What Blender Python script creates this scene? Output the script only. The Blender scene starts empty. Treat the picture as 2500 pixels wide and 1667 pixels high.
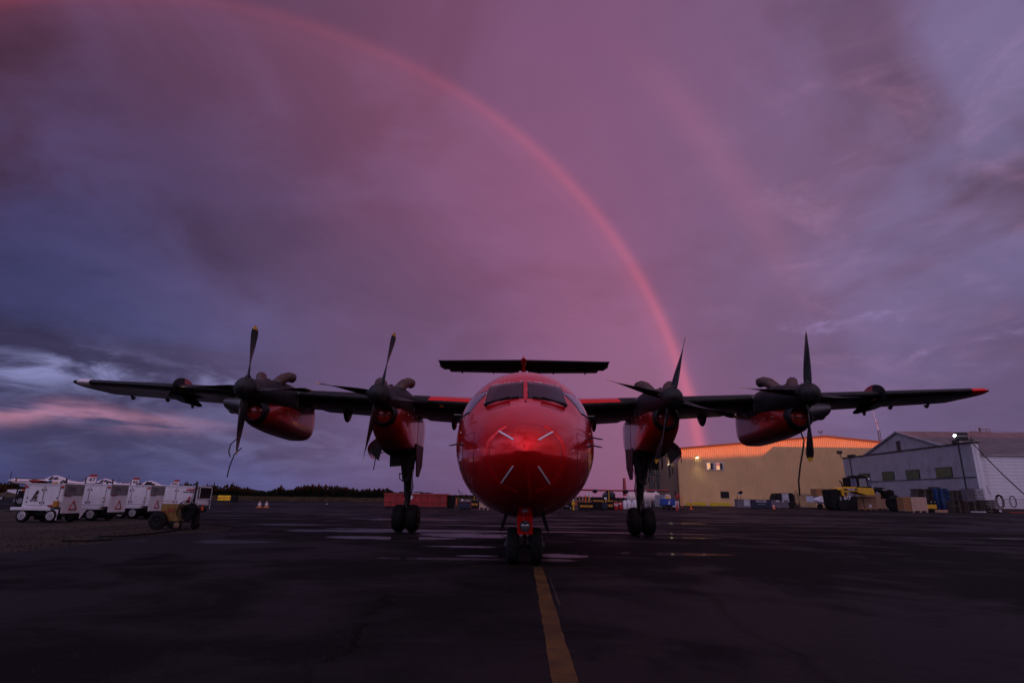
# Twilight apron: a red four-engined turboprop under a rainbow.
# colours of the cloud deck, as (photo u, v at 2352 x 1568, sRGB)
SKY_POINTS = [
 (60,55,(50,36,58)),(280,60,(88,60,88)),(500,60,(108,74,102)),(1000,50,(110,72,104)),(1450,40,(120,80,114)),(1900,60,(108,86,122)),(2300,60,(102,88,120)),
 (60,300,(40,38,72)),(280,220,(74,56,88)),(285,405,(74,60,96)),(480,300,(92,64,98)),(756,313,(120,72,98)),(1180,300,(124,80,112)),(1600,300,(128,84,118)),(2000,300,(108,86,124)),(2300,190,(110,95,126)),(2320,380,(112,94,128)),
 (60,540,(38,35,70)),(140,527,(42,38,76)),(330,580,(46,37,70)),(560,655,(98,90,130)),(720,520,(108,70,102)),(1080,560,(126,82,118)),(1380,560,(136,80,114)),(1720,560,(122,88,122)),(1975,527,(136,108,138)),(2080,460,(128,102,134)),(2320,560,(98,86,122)),
 (60,700,(42,44,84)),(250,720,(44,44,82)),(440,790,(72,70,112)),(720,780,(94,80,118)),(1060,780,(122,84,120)),(1400,780,(140,90,126)),(1750,780,(118,90,126)),(2080,780,(108,92,130)),(2330,740,(84,78,116)),
 (60,1000,(66,70,116)),(380,1020,(82,86,132)),(880,960,(98,84,124)),(1420,1000,(130,86,120)),(1700,960,(124,88,124)),(2060,900,(106,88,126)),(2260,830,(108,89,126)),(2330,960,(80,74,112)),
 (60,1120,(60,62,106)),(480,1100,(74,76,120)),(880,1090,(94,80,120)),(1400,1120,(116,80,112)),
]
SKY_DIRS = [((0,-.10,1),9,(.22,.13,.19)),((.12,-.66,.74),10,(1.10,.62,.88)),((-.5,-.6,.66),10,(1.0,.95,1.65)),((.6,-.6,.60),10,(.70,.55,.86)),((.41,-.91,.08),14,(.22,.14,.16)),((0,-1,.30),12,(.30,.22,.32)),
            ((-1,-.5,.3),6,(.20,.19,.36)),((1,-.2,.3),6,(.20,.15,.22)),((-.6,-.8,.12),12,(.20,.18,.30))]  # unseen sky behind the camera; bright lobes added to light nose and power units
SKY_GAIN = 1.0
import bpy, math, random
from math import sin, cos, pi, radians, sqrt, atan2, exp
from mathutils import Vector, Matrix
from mathutils.bvhtree import BVHTree

scene = bpy.context.scene
col = scene.collection
random.seed(7)

# ------------------------------------------------------------------ camera
CAM = Vector((-0.054, -9.95, 1.033))
YAW, PITCH, ROLL, FPX = -0.0196, 0.2653, 0.0136, 1402.8
_F = Vector((sin(YAW)*cos(PITCH), cos(YAW)*cos(PITCH), sin(PITCH)))
_R = Vector((cos(YAW), -sin(YAW), 0)); _U = _R.cross(_F)
_R2 = _R*cos(ROLL)+_U*sin(ROLL); _U2 = -_R*sin(ROLL)+_U*cos(ROLL)
cam = bpy.data.cameras.new('camera'); camo = bpy.data.objects.new('camera', cam); col.objects.link(camo)
cam.sensor_width = 36; cam.lens = 36*FPX/2500; cam.clip_start = 0.05; cam.clip_end = 6000
camo.matrix_world = Matrix(((_R2.x,_U2.x,-_F.x,CAM.x),(_R2.y,_U2.y,-_F.y,CAM.y),(_R2.z,_U2.z,-_F.z,CAM.z),(0,0,0,1)))
scene.camera = camo

def look(u, v):
    """world direction seen at photo position (u, v) of 2500 x 1667"""
    return (_F + _R2*((u-1250)/FPX) - _U2*((v-833.5)/FPX)).normalized()
def gx(u, y, v=1225):
    """x of the thing seen in photo column u when it stands at depth y"""
    d = look(u, v); return CAM.x + d.x*(y-CAM.y)/d.y
def gz(u, v, y):
    d = look(u, v); return CAM.z + d.z*(y-CAM.y)/d.y
def px(n, y): return n*(y-CAM.y)/FPX*1.02

def lin(r, g, b, k=1.0):
    f = lambda c: (c/255/12.92 if c/255 <= .04045 else ((c/255+.055)/1.055)**2.4)*k
    return (f(r), f(g), f(b), 1)

# ------------------------------------------------------------------ sky
SUN_AZ = radians(-24.07)            # direction the sunlight travels towards (x = sin, y = cos)
SUN_EL = radians(1.5)
ANTI = Vector((sin(SUN_AZ), cos(SUN_AZ), -0.0018)).normalized()

class NT:
    """small helper that writes shader maths as nodes"""
    def __init__(s, tree): s.t = tree; s.n = tree.nodes; s.l = tree.links
    def node(s, typ, **kw):
        n = s.n.new(typ)
        for k, v in kw.items(): setattr(n, k, v)
        return n
    def put(s, sock, val):
        if isinstance(val, bpy.types.NodeSocket): s.l.new(val, sock)
        elif val is not None: sock.default_value = val
    def m(s, op, a, b=None, c=None, clamp=False):
        n = s.node('ShaderNodeMath', operation=op, use_clamp=clamp)
        s.put(n.inputs[0], a); s.put(n.inputs[1], b); s.put(n.inputs[2], c); return n.outputs[0]
    def add(s, a, b): return s.m('ADD', a, b)
    def sub(s, a, b): return s.m('SUBTRACT', a, b)
    def mul(s, a, b): return s.m('MULTIPLY', a, b)
    def vm(s, op, a, b=None):
        n = s.node('ShaderNodeVectorMath', operation=op)
        s.put(n.inputs[0], a); s.put(n.inputs[1], b)
        return n.outputs[1] if op in ('DOT_PRODUCT', 'LENGTH', 'DISTANCE') else n.outputs[0]
    def scale(s, a, f):
        n = s.node('ShaderNodeVectorMath', operation='SCALE'); s.put(n.inputs[0], a); s.put(n.inputs[3], f); return n.outputs[0]
    def noise(s, vec, scale=1., detail=3., rough=.5, dist=0., dim='3D'):
        n = s.node('ShaderNodeTexNoise', noise_dimensions=dim)
        s.put(n.inputs['Vector'], vec); s.put(n.inputs['Scale'], scale); s.put(n.inputs['Detail'], detail)
        s.put(n.inputs['Roughness'], rough); s.put(n.inputs['Distortion'], dist); return n.outputs[0]
    def ss(s, v, a, b, lo=0., hi=1.):
        n = s.node('ShaderNodeMapRange', interpolation_type='SMOOTHSTEP')
        s.put(n.inputs[0], v); s.put(n.inputs[1], a); s.put(n.inputs[2], b); s.put(n.inputs[3], lo); s.put(n.inputs[4], hi); return n.outputs[0]
    def mix(s, f, a, b, mode='MIX'):
        n = s.node('ShaderNodeMix', data_type='RGBA', blend_type=mode)
        s.put(n.inputs[0], f); s.put(n.inputs[6], a); s.put(n.inputs[7], b); return n.outputs[2]
    def xyz(s, v):
        n = s.node('ShaderNodeSeparateXYZ'); s.put(n.inputs[0], v); return n.outputs
    def cxyz(s, x, y, z):
        n = s.node('ShaderNodeCombineXYZ'); s.put(n.inputs[0], x); s.put(n.inputs[1], y); s.put(n.inputs[2], z); return n.outputs[0]

world = bpy.data.worlds.new('World'); scene.world = world; world.use_nodes = True
wt = world.node_tree; wt.nodes.clear(); W = NT(wt)
tc = W.node('ShaderNodeTexCoord'); D = W.vm('NORMALIZE', tc.outputs['Generated'])
dx, dy, dz = W.xyz(D)
# broad colour of the cloud deck and the added rear lobes, blended smoothly between directions: (direction, sharpness, colour)
PTS = []
def sp(ud, vd, rgb, k=44): PTS.append((look(ud*1.063, vd*1.063), k, lin(*rgb)))
for a in SKY_POINTS: sp(*a)
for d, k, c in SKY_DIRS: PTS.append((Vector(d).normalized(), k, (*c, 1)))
wob = W.noise(W.scale(D, 3.2), 1., 3., .55)
wobv = W.node('ShaderNodeTexNoise'); W.put(wobv.inputs['Vector'], D); wobv.inputs['Scale'].default_value = 3.0; wobv.inputs['Detail'].default_value = 4
Dw = W.vm('NORMALIZE', W.vm('ADD', D, W.scale(W.vm('SUBTRACT', wobv.outputs['Color'], (.5,.5,.5)), .22)))
acc = accw = None
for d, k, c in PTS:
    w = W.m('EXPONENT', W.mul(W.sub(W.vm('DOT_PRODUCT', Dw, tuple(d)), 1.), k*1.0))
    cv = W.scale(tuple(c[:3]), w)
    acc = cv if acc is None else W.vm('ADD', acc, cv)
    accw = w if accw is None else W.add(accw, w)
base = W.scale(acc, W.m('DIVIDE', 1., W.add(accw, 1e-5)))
# cloud texture: the deck lies flat overhead, so it is sampled on a plane above the ground
inv = W.m('DIVIDE', 1., W.add(W.m('MAXIMUM', dz, 0.), .16))
P = W.cxyz(W.mul(dx, inv), W.mul(dy, inv), W.mul(dz, .6))
n1 = W.noise(P, 1.15, 7., .56, .3); n2 = W.noise(W.vm('ADD', P, (7.3, 2.1, 3.)), 3.4, 6., .6, .2)
n3 = W.noise(W.vm('ADD', W.scale(W.vm('MULTIPLY', D, (1., 1., 1.7)), 2.7), (1.3, 5.2, .4)), 1., 6., .52, .5)
mott = W.add(W.add(W.mul(W.sub(W.ss(n1, .34, .66), .5), .24), W.mul(W.sub(n2, .5), .75)), W.mul(W.sub(W.ss(n3, .40, .60), .5), .62))
def blob(u, v, k): return W.m('EXPONENT', W.mul(W.sub(W.vm('DOT_PRODUCT', D, tuple(look(u*1.063, v*1.063))), 1.), k))
calm = W.m('MINIMUM', W.add(W.add(blob(1150, 300, 9.), blob(1350, 800, 12.)), blob(900, 100, 12)), 1.)
az = W.m('ARCTAN2', dx, dy); el = W.m('ARCSINE', dz)
amp = W.mul(W.mul(W.ss(el, .10, .36, .45, 1.), W.ss(calm, .25, 1., 1.25, .32)), W.ss(az, .30, -.25, .62, 1.0))
base = W.scale(base, W.m('MAXIMUM', W.add(1., W.mul(mott, amp)), .25))
q3 = W.mul(W.sub(W.ss(n3, .40, .60), .5), W.mul(amp, 1.6))
base = W.vm('MULTIPLY', base, W.cxyz(W.sub(1., W.mul(q3, .14)), W.add(1., W.mul(q3, .05)), W.add(1., W.mul(q3, .10))))
# streaks of lit cloud low on the left, and wisps on the right
st = W.noise(W.cxyz(W.mul(az, 9.), W.mul(el, 30.), 0.), 1., 6., .6, .6)
st2 = W.noise(W.cxyz(W.mul(az, 9.), W.mul(el, 60.), 4.), 1., 4., .6, .3)
elw = W.add(el, W.mul(W.sub(W.noise(W.cxyz(W.mul(az, 7.), 0., 1.), 1., 3.), .5), .05))
def band(c, wd): return W.m('EXPONENT', W.mul(W.m('POWER', W.m('DIVIDE', W.sub(elw, c), wd), 2.), -1.))
low = W.add(W.mul(band(.158, .026), W.ss(az, -.30, -.66)), W.mul(W.mul(W.mul(band(.085, .05), W.ss(az, .1, -.5)), W.ss(az, -.9, -.6)), .22))
pale = W.mul(W.ss(st, .40, .66), W.m('MULTIPLY', low, 1.0))
base = W.vm('ADD', base, W.scale(lin(122, 124, 165)[:3], W.mul(pale, 1.0)))
pink = W.mul(W.mul(W.ss(st2, .30, .58), band(.100, .013)), W.ss(az, -.40, -.68))
base = W.vm('ADD', base, W.scale(lin(188, 122, 132)[:3], W.mul(pink, .60)))
wi = W.noise(W.cxyz(W.mul(az, 5.), W.mul(el, 11.), 2.), 1.3, 6., .6, .6)
wr = W.mul(W.ss(wi, .46, .86), W.m('MINIMUM', W.add(blob(2150, 500, 26.), W.add(blob(1980, 730, 120.), W.mul(blob(2330, 330, 60), 1.2))), 1.))
base = W.vm('ADD', base, W.scale(lin(165, 115, 140)[:3], W.mul(wr, .26)))
br = W.mul(W.mul(W.ss(W.noise(W.vm('MULTIPLY', D, (9., 9., 22.)), 1., 5., .6, .4), .56, .72), W.ss(el, .36, .28)), W.mul(W.ss(el, .10, .18), W.ss(az, .36, .52)))
base = W.vm('ADD', base, W.scale(lin(120, 106, 150)[:3], W.mul(br, .40)))
# rainbow: rings about the point opposite the sun; the sun is on the horizon so red is what is left of it
cosang = W.vm('DOT_PRODUCT', D, tuple(ANTI)); ang = W.sub(W.mul(W.m('ARCCOSINE', cosang), 180/pi), W.mul(W.ss(az, -.33, -.60), .30))
def ring(c, wd): return W.m('EXPONENT', W.mul(W.m('POWER', W.m('DIVIDE', W.m('ABSOLUTE', W.sub(ang, c)), wd), 2.), -1.))
foot = W.ss(el, .0, .62, 1.0, .34)
topf = W.mul(W.ss(el, .58, .76, 1., .42), 1.)
vary = W.add(.75, W.mul(n1, .5))
bow = W.mul(W.mul(W.add(ring(41.25, .55), W.mul(ring(40.9, 1.15), .35)), W.mul(foot, topf)), vary)
bowv = W.mul(ring(39.9, .8), W.mul(foot, .25))
inside = W.mul(W.mul(W.ss(ang, 41.6, 39.8), W.ss(ang, 24., 40.5)), foot)
bow2 = W.mul(W.mul(ring(52.9, 1.5), W.ss(el, .24, .46)), W.ss(el, .78, .60))
front = W.ss(dy, 0., .2)
rb = W.vm('ADD', W.vm('ADD', W.scale((.24, .032, .030), bow), W.scale((.06, .02, .06), bowv)),
          W.vm('ADD', W.scale((.075, .018, .020), inside), W.scale((.045, .010, .008), bow2)))
base = W.vm('ADD', base, W.scale(rb, front))
# below the horizon the world is dark ground
base = W.scale(base, W.ss(dz, -.06, -.01, .12, 1.))
nish = W.node('ShaderNodeTexSky', sky_type='NISHITA'); nish.sun_disc = False
nish.sun_elevation = SUN_EL; nish.sun_rotation = atan2(-ANTI.x, -ANTI.y)
b1 = W.node('ShaderNodeBackground'); W.put(b1.inputs[0], nish.outputs[0]); b1.inputs[1].default_value = 0.004
b2 = W.node('ShaderNodeBackground'); W.put(b2.inputs[0], base); b2.inputs[1].default_value = SKY_GAIN
ad = W.node('ShaderNodeAddShader'); wt.links.new(b1.outputs[0], ad.inputs[0]); wt.links.new(b2.outputs[0], ad.inputs[1])
wo = W.node('ShaderNodeOutputWorld'); wt.links.new(ad.outputs[0], wo.inputs[0])
world.cycles.sampling_method = 'MANUAL'; world.cycles.sample_map_resolution = 512

# ------------------------------------------------------------------ sun, exposure
sl = bpy.data.lights.new('sun', 'SUN'); sl.energy = 2.9; sl.angle = radians(.3); sl.color = (1, .20, .085)
so = bpy.data.objects.new('sun', sl); col.objects.link(so)
so.rotation_euler = Vector((sin(SUN_AZ)*cos(SUN_EL), cos(SUN_AZ)*cos(SUN_EL), -sin(SUN_EL))).to_track_quat('-Z', 'Y').to_euler()
so.location = (60, -120, 40)
vs = scene.view_settings; vs.view_transform = 'Standard'; vs.look = 'None'; vs.gamma = 1; vs.exposure = 0
vs.use_curve_mapping = False

# ------------------------------------------------------------------ materials
def mat(name, c, rough=.6, metal=0., spec=.5, coat=0., coat_rough=.05, var=.25, nscale=3., bump=0., bscale=20., emit=None, estr=0.,
        dirt=None, dirt_amt=0., trans=0., rvar=.12):
    m = bpy.data.materials.new(name); m.use_nodes = True; t = m.node_tree; b = t.nodes['Principled BSDF']; S = NT(t)
    b.inputs['Roughness'].default_value = rough; b.inputs['Metallic'].default_value = metal
    b.inputs['Specular IOR Level'].default_value = spec
    b.inputs['Coat Weight'].default_value = coat; b.inputs['Coat Roughness'].default_value = coat_rough
    b.inputs['Transmission Weight'].default_value = trans
    tcn = S.node('ShaderNodeTexCoord').outputs['Object']
    n = S.noise(tcn, nscale, 5., .6)
    k = S.ss(n, .25, .75, 1-var, 1+var)
    cc = S.scale(tuple(c[:3]), k)
    if dirt:
        dn = S.noise(S.vm('MULTIPLY', tcn, (1, 1, .35)), nscale*2.3, 6., .65)
        cc = S.mix(S.mul(S.ss(dn, .48, .72), dirt_amt), cc, (*dirt[:3], 1))
    t.links.new(cc, b.inputs['Base Color'])
    t.links.new(S.m('ADD', rough-rvar/2, S.mul(n, rvar), clamp=True), b.inputs['Roughness'])
    if bump:
        bn = S.node('ShaderNodeBump'); bn.inputs['Strength'].default_value = bump; bn.inputs['Distance'].default_value = .01
        t.links.new(S.noise(tcn, bscale, 4., .6), bn.inputs['Height']); t.links.new(bn.outputs[0], b.inputs['Normal'])
    if emit:
        b.inputs['Emission Color'].default_value = (*emit[:3], 1); b.inputs['Emission Strength'].default_value = estr
    return m

MT = {}
def M_(k, *a, **kw): MT[k] = mat(k, *a, **kw)
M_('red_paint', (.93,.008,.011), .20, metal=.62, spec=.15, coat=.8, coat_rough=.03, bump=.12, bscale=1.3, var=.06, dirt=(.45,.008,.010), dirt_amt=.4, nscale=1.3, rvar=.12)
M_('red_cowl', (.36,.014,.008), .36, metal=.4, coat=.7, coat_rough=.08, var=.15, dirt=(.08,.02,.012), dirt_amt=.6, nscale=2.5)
M_('black_cowl', (.009,.008,.009), .52, spec=.3, var=.3, dirt=(.045,.04,.04), dirt_amt=.5)
M_('boot', (.008,.008,.009), .48, spec=.25, var=.3, dirt=(.05,.05,.055), dirt_amt=.4)
M_('prop_black', (.008,.008,.009), .42, spec=.3, var=.2, dirt=(.06,.055,.05), dirt_amt=.4, nscale=6)
M_('grey_skin', (.075,.068,.075), .38, metal=.3, var=.25, dirt=(.04,.035,.035), dirt_amt=.8, nscale=1.6)
M_('nacelle_grey', (.065,.045,.058), .28, metal=.1, coat=.4, var=.15, dirt=(.06,.04,.045), dirt_amt=.6, nscale=1.6)
M_('exhaust', (.10,.055,.048), .5, metal=.55, var=.35, dirt=(.05,.035,.03), dirt_amt=.7, nscale=5)
M_('yellow_tip', (.62,.36,.02), .5)
M_('white_paint', (.72,.70,.72), .45, var=.06, dirt=(.30,.27,.27), dirt_amt=.4, nscale=2.)
M_('marks_white', (.75,.72,.74), .5, var=.1)
M_('chip', (.65,.6,.6), .7, var=.2)
M_('rubber', (.009,.009,.009), .75, spec=.2, var=.3, dirt=(.03,.027,.025), dirt_amt=.7, nscale=5)
M_('steel', (.42,.42,.44), .3, metal=.9, var=.2)
M_('dark_metal', (.045,.043,.045), .45, metal=.5, var=.3, dirt=(.02,.018,.016), dirt_amt=.5)
M_('black', (.006,.006,.007), .6, spec=.2, var=.2)
M_('seam', (.012,.004,.005), .8)
M_('seam_red', (.16,.006,.008), .6)
M_('glass', (.012,.013,.016), .06, spec=.55, var=.05, rvar=.0)
M_('glass_side', (.12,.12,.20), .12, spec=.8, coat=1., coat_rough=.02, var=.05, rvar=.02)  # lilac sky reflection is put into the base colour of this glass
MT['red_paint'].node_tree.nodes['Principled BSDF'].inputs['Coat IOR'].default_value = 1.36
M_('lens', (.35,.36,.38), .08, metal=.6, coat=1.)
M_('hub_black', (.009,.009,.010), .50, spec=.3, var=.3, dirt=(.04,.038,.038), dirt_amt=.5, nscale=4)
# ------------------------------------------------------------------ mesh helpers
class MB:
    def __init__(s): s.v = []; s.f = []
    def add(s, vs, fs, T=None):
        o = len(s.v)
        s.v += [tuple(T @ Vector(p)) if T else tuple(p) for p in vs]
        s.f += [tuple(i+o for i in f) for f in fs]; return s
    def box(s, c, d, rz=0, T=None, taper=1.):
        x, y, z = d[0]/2, d[1]/2, d[2]/2
        vs = [(-x,-y,-z),(x,-y,-z),(x,y,-z),(-x,y,-z),(-x*taper,-y*taper,z),(x*taper,-y*taper,z),(x*taper,y*taper,z),(-x*taper,y*taper,z)]
        R = Matrix.Rotation(rz, 4, 'Z') if rz else Matrix()
        vs = [R @ Vector(p) + Vector(c) for p in vs]
        return s.add(vs, [(3,2,1,0),(4,5,6,7),(0,1,5,4),(1,2,6,5),(2,3,7,6),(3,0,4,7)], T)
    def span(s, a, b, T=None):
        return s.box([(a[i]+b[i])/2 for i in range(3)], [abs(b[i]-a[i]) for i in range(3)], T=T)
    def cyl(s, p0, p1, r0, r1=None, n=16, cap=True, T=None):
        return s.tube([p0, p1], [r0, r0 if r1 is None else r1], n, cap, T)
    def tube(s, path, rad, n=10, cap=True, T=None, squash=1.):
        path = [Vector(p) for p in path]
        if not isinstance(rad, (list, tuple)): rad = [rad]*len(path)
        vs = []; up = None
        for i, p in enumerate(path):
            t = (path[min(i+1, len(path)-1)]-path[max(i-1, 0)]).normalized()
            if up is None: up = Vector((0,0,1)) if abs(t.z) < .9 else Vector((0,1,0))
            a = t.cross(up).normalized(); b = a.cross(t).normalized(); up = b
            for k in range(n):
                an = 2*pi*k/n; vs.append(p+a*cos(an)*rad[i]+b*sin(an)*rad[i]*squash)
        fs = [(i*n+k, i*n+(k+1)%n, (i+1)*n+(k+1)%n, (i+1)*n+k) for i in range(len(path)-1) for k in range(n)]
        if cap: fs += [tuple(range(n-1, -1, -1)), tuple((len(path)-1)*n+k for k in range(n))]
        return s.add(vs, fs, T)
    def rings(s, rs, closed=True, cap=True, T=None):
        n = len(rs[0]); vs = [p for r in rs for p in r]; e = n if closed else n-1
        fs = [(i*n+k, i*n+(k+1)%n, (i+1)*n+(k+1)%n, (i+1)*n+k) for i in range(len(rs)-1) for k in range(e)]
        if cap: fs += [tuple(range(n-1, -1, -1)), tuple((len(rs)-1)*n+k for k in range(n))]
        return s.add(vs, fs, T)
    def lathe(s, c, axis, prof, n=24, T=None):
        """prof = [(offset along axis, radius)]"""
        c = Vector(c); ax = Vector(axis).normalized(); up = Vector((0,0,1)) if abs(ax.z) < .9 else Vector((0,1,0))
        a = ax.cross(up).normalized(); b = a.cross(ax).normalized()
        rs = [[c+ax*o+(a*cos(2*pi*k/n)+b*sin(2*pi*k/n))*max(r, 1e-4) for k in range(n)] for o, r in prof]
        return s.rings(rs, T=T)
    def prism(s, poly, d, ax=1, o=0., T=None):
        """poly in the plane square to axis ax (0 x, 1 y, 2 z), from o to o+d"""
        def p3(a, b, c): return {0: (c, a, b), 1: (a, c, b), 2: (a, b, c)}[ax]
        n = len(poly); vs = [p3(a, b, o) for a, b in poly]+[p3(a, b, o+d) for a, b in poly]
        fs = [tuple(range(n)), tuple(range(2*n-1, n-1, -1))]+[(k, n+k, n+(k+1)%n, (k+1)%n) for k in range(n)]
        return s.add(vs, fs, T)
    def build(s, name, m, parent=None, loc=None, rz=0, smooth=30, bevel=0, link=True):
        me = bpy.data.meshes.new(name); me.from_pydata(s.v, [], s.f); me.update()
        import bmesh
        b = bmesh.new(); b.from_mesh(me); bmesh.ops.recalc_face_normals(b, faces=b.faces)
        if bevel: bmesh.ops.bevel(b, geom=[e for e in b.edges if len(e.link_faces) == 2 and e.calc_face_angle(0) > .5], offset=bevel, segments=2, affect='EDGES', clamp_overlap=True)
        b.to_mesh(me); b.free()
        if smooth:
            me.shade_smooth(); me.set_sharp_from_angle(angle=radians(smooth))
        me.materials.append(MT[m] if isinstance(m, str) else m)
        o = bpy.data.objects.new(name, me); col.objects.link(o)
        if parent: o.parent = parent
        if loc is not None: o.location = loc
        o.rotation_euler.z = rz
        return o

def tag(o, label=None, cat=None, group=None, kind=None):
    if label: o['label'] = label
    if cat: o['category'] = cat
    if group: o['group'] = group
    if kind: o['kind'] = kind
    return o
def empty(name, loc=(0,0,0), rz=0, label=None, cat=None, group=None):
    o = bpy.data.objects.new(name, None); col.objects.link(o); o.location = loc; o.rotation_euler.z = rz; o.empty_display_size = .2
    return tag(o, label, cat, group)
def copy_tree(o, parent=None, loc=None, rz=None, label=None):
    c = o.copy(); col.objects.link(c); c.parent = parent
    if loc is not None: c.location = loc
    if rz is not None: c.rotation_euler.z = rz
    if label: c['label'] = label
    for ch in list(o.children): copy_tree(ch, c)
    return c
def text(s, size, m, parent, loc, rot=(pi/2,0,0), name='lettering', align='CENTER', shear=0, sx=1., bold=.0):
    c = bpy.data.curves.new(name, 'FONT'); c.body = s; c.size = size; c.align_x = align; c.align_y = 'CENTER'; c.extrude = .004; c.shear = shear; c.offset = bold
    c.resolution_u = 3
    tmp = bpy.data.objects.new('tmp', c); me = bpy.data.meshes.new_from_object(tmp); bpy.data.objects.remove(tmp); me.name = name; me.materials.clear()
    o = bpy.data.objects.new(name, me); col.objects.link(o); me.materials.append(MT[m]); o.parent = parent; o.location = loc; o.rotation_euler = rot; o.scale = (sx, 1, 1)
    return o
def sell(cx, y, cz, hw, ht, hb, n=40, e=2.0):
    """super-ellipse ring across the y axis: half width hw, height ht above and hb below cz"""
    r = []
    for k in range(n):
        a = 2*pi*k/n; c, s_ = cos(a), sin(a)
        x = (abs(c)**(2/e))*(1 if c >= 0 else -1)*hw; z = (abs(s_)**(2/e))*(1 if s_ >= 0 else -1)*(ht if s_ >= 0 else hb)
        r.append((cx+x, y, cz+z))
    return r
def interp(tab, y):
    """smooth (Catmull-Rom like, monotone) interpolation through rows (y, a, b, c ..)"""
    if y <= tab[0][0]: return tab[0][1:]
    if y >= tab[-1][0]: return tab[-1][1:]
    for i in range(len(tab)-1):
        if tab[i][0] <= y <= tab[i+1][0]: break
    a, b = tab[i], tab[i+1]; h = b[0]-a[0]; t = (y-a[0])/h; out = []
    for j in range(1, len(a)):
        d = (b[j]-a[j])/h
        def slope(q):
            if q <= 0 or q >= len(tab)-1: return (tab[1][j]-tab[0][j])/(tab[1][0]-tab[0][0]) if q <= 0 else 0
            d0 = (tab[q][j]-tab[q-1][j])/(tab[q][0]-tab[q-1][0]); d1 = (tab[q+1][j]-tab[q][j])/(tab[q+1][0]-tab[q][0])
            return 0 if d0*d1 <= 0 else 2*d0*d1/(d0+d1)
        m0, m1 = slope(i), slope(i+1)
        out.append((2*t**3-3*t*t+1)*a[j]+(t**3-2*t*t+t)*h*m0+(-2*t**3+3*t*t)*b[j]+(t**3-t*t)*h*m1)
    return out

# ------------------------------------------------------------------ ground
def sheet(name, pts, z, m, kind='structure', parent=None):
    b = MB(); b.add([(x, y, z) for x, y in pts], [tuple(range(len(pts)))])
    o = b.build(name, m, parent, smooth=0); 
    if parent is None: tag(o, kind=kind)
    return o

def ground_material(name, dry, wet, far_streaks=True):
    m = bpy.data.materials.new(name); m.use_nodes = True; t = m.node_tree; b = t.nodes['Principled BSDF']; S = NT(t)
    P = S.node('ShaderNodeNewGeometry').outputs['Position']; x, y, z = S.xyz(P)
    big = S.noise(P, .10, 4., .55, .6); mid = S.noise(P, .55, 5., .6, .4); fine = S.noise(P, 9., 5., .65); grit = S.noise(P, 70., 3., .7)
    c = S.mix(S.ss(big, .35, .65), (*dry, 1), (*wet, 1))
    c = S.scale(c, S.add(.55, S.mul(fine, .9)))
    c = S.scale(c, S.add(.62, S.mul(grit, .76)))
    vor = S.node('ShaderNodeTexVoronoi', feature='DISTANCE_TO_EDGE'); S.put(vor.inputs['Vector'], S.vm('ADD', P, S.scale(S.cxyz(mid, fine, 0.), 1.4))); vor.inputs['Scale'].default_value = .22
    crack = S.mul(S.ss(vor.outputs['Distance'], .010, .002), S.ss(big, .42, .55))
    c = S.scale(c, S.sub(1., S.mul(crack, .75)))
    pale = S.ss(grit, .60, .70)
    c = S.mix(S.mul(pale, .5), c, (.13, .11, .115, 1))
    # damp film: broken patches, thin lines of water along the paving lanes, and a few standing puddles
    film = S.ss(S.add(S.mul(big, .6), S.mul(mid, .5)), .50, .62)
    ly = S.add(y, S.mul(S.noise(S.cxyz(S.mul(x, .05), S.mul(y, .1), 0.), 1., 2.), 2.2))
    lanes = S.ss(S.m('ABSOLUTE', S.sub(S.m('FRACT', S.mul(ly, .285)), .5)), .40, .50)
    brk = S.ss(S.noise(S.cxyz(S.mul(x, .12), S.mul(y, .5), 3.), 1., 4., .6), .43, .58)
    yb = S.ss(y, 6.5, 9.); far = S.ss(y, 90., 50.)
    lanes = S.mul(S.mul(lanes, brk), S.mul(yb, far))
    pud = None
    for (cx, cy, rx, ry, s) in PUDDLES:
        e = S.m('SQRT', S.add(S.m('POWER', S.m('DIVIDE', S.sub(x, cx), rx), 2.), S.m('POWER', S.m('DIVIDE', S.sub(y, cy), ry), 2.)))
        e = S.add(e, S.mul(S.sub(mid, .5), 3.0)); e = S.add(e, S.mul(S.sub(fine, .5), 1.2))
        q = S.mul(S.ss(e, 1.08, .74), s*.52)
        pud = q if pud is None else S.m('MAXIMUM', pud, q)
    water = S.m('MINIMUM', S.m('MAXIMUM', S.mul(lanes, .5), pud), 1.)
    t.links.new(S.scale(c, S.sub(1., S.mul(water, .35))), b.inputs['Base Color'])
    r0 = S.add(.68, S.mul(fine, .18)); r0 = S.sub(r0, S.mul(film, .16))
    t.links.new(r0, b.inputs['Roughness'])
    t.links.new(S.add(.02, S.mul(film, .07)), b.inputs['Specular IOR Level'])
    t.links.new(water, b.inputs['Coat Weight']); b.inputs['Coat Roughness'].default_value = .11; b.inputs['Coat IOR'].default_value = 1.33
    bn = S.node('ShaderNodeBump'); bn.inputs['Distance'].default_value = .006; bn.inputs['Strength'].default_value = .7
    t.links.new(S.add(S.mul(grit, .7), fine), bn.inputs['Height']); t.links.new(bn.outputs[0], b.inputs['Normal'])
    bw = S.node('ShaderNodeBump'); bw.inputs['Distance'].default_value = .002; bw.inputs['Strength'].default_value = .35
    t.links.new(S.noise(P, 3., 2.), bw.inputs['Height']); t.links.new(bw.outputs[0], b.inputs['Coat Normal'])
    return m
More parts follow.
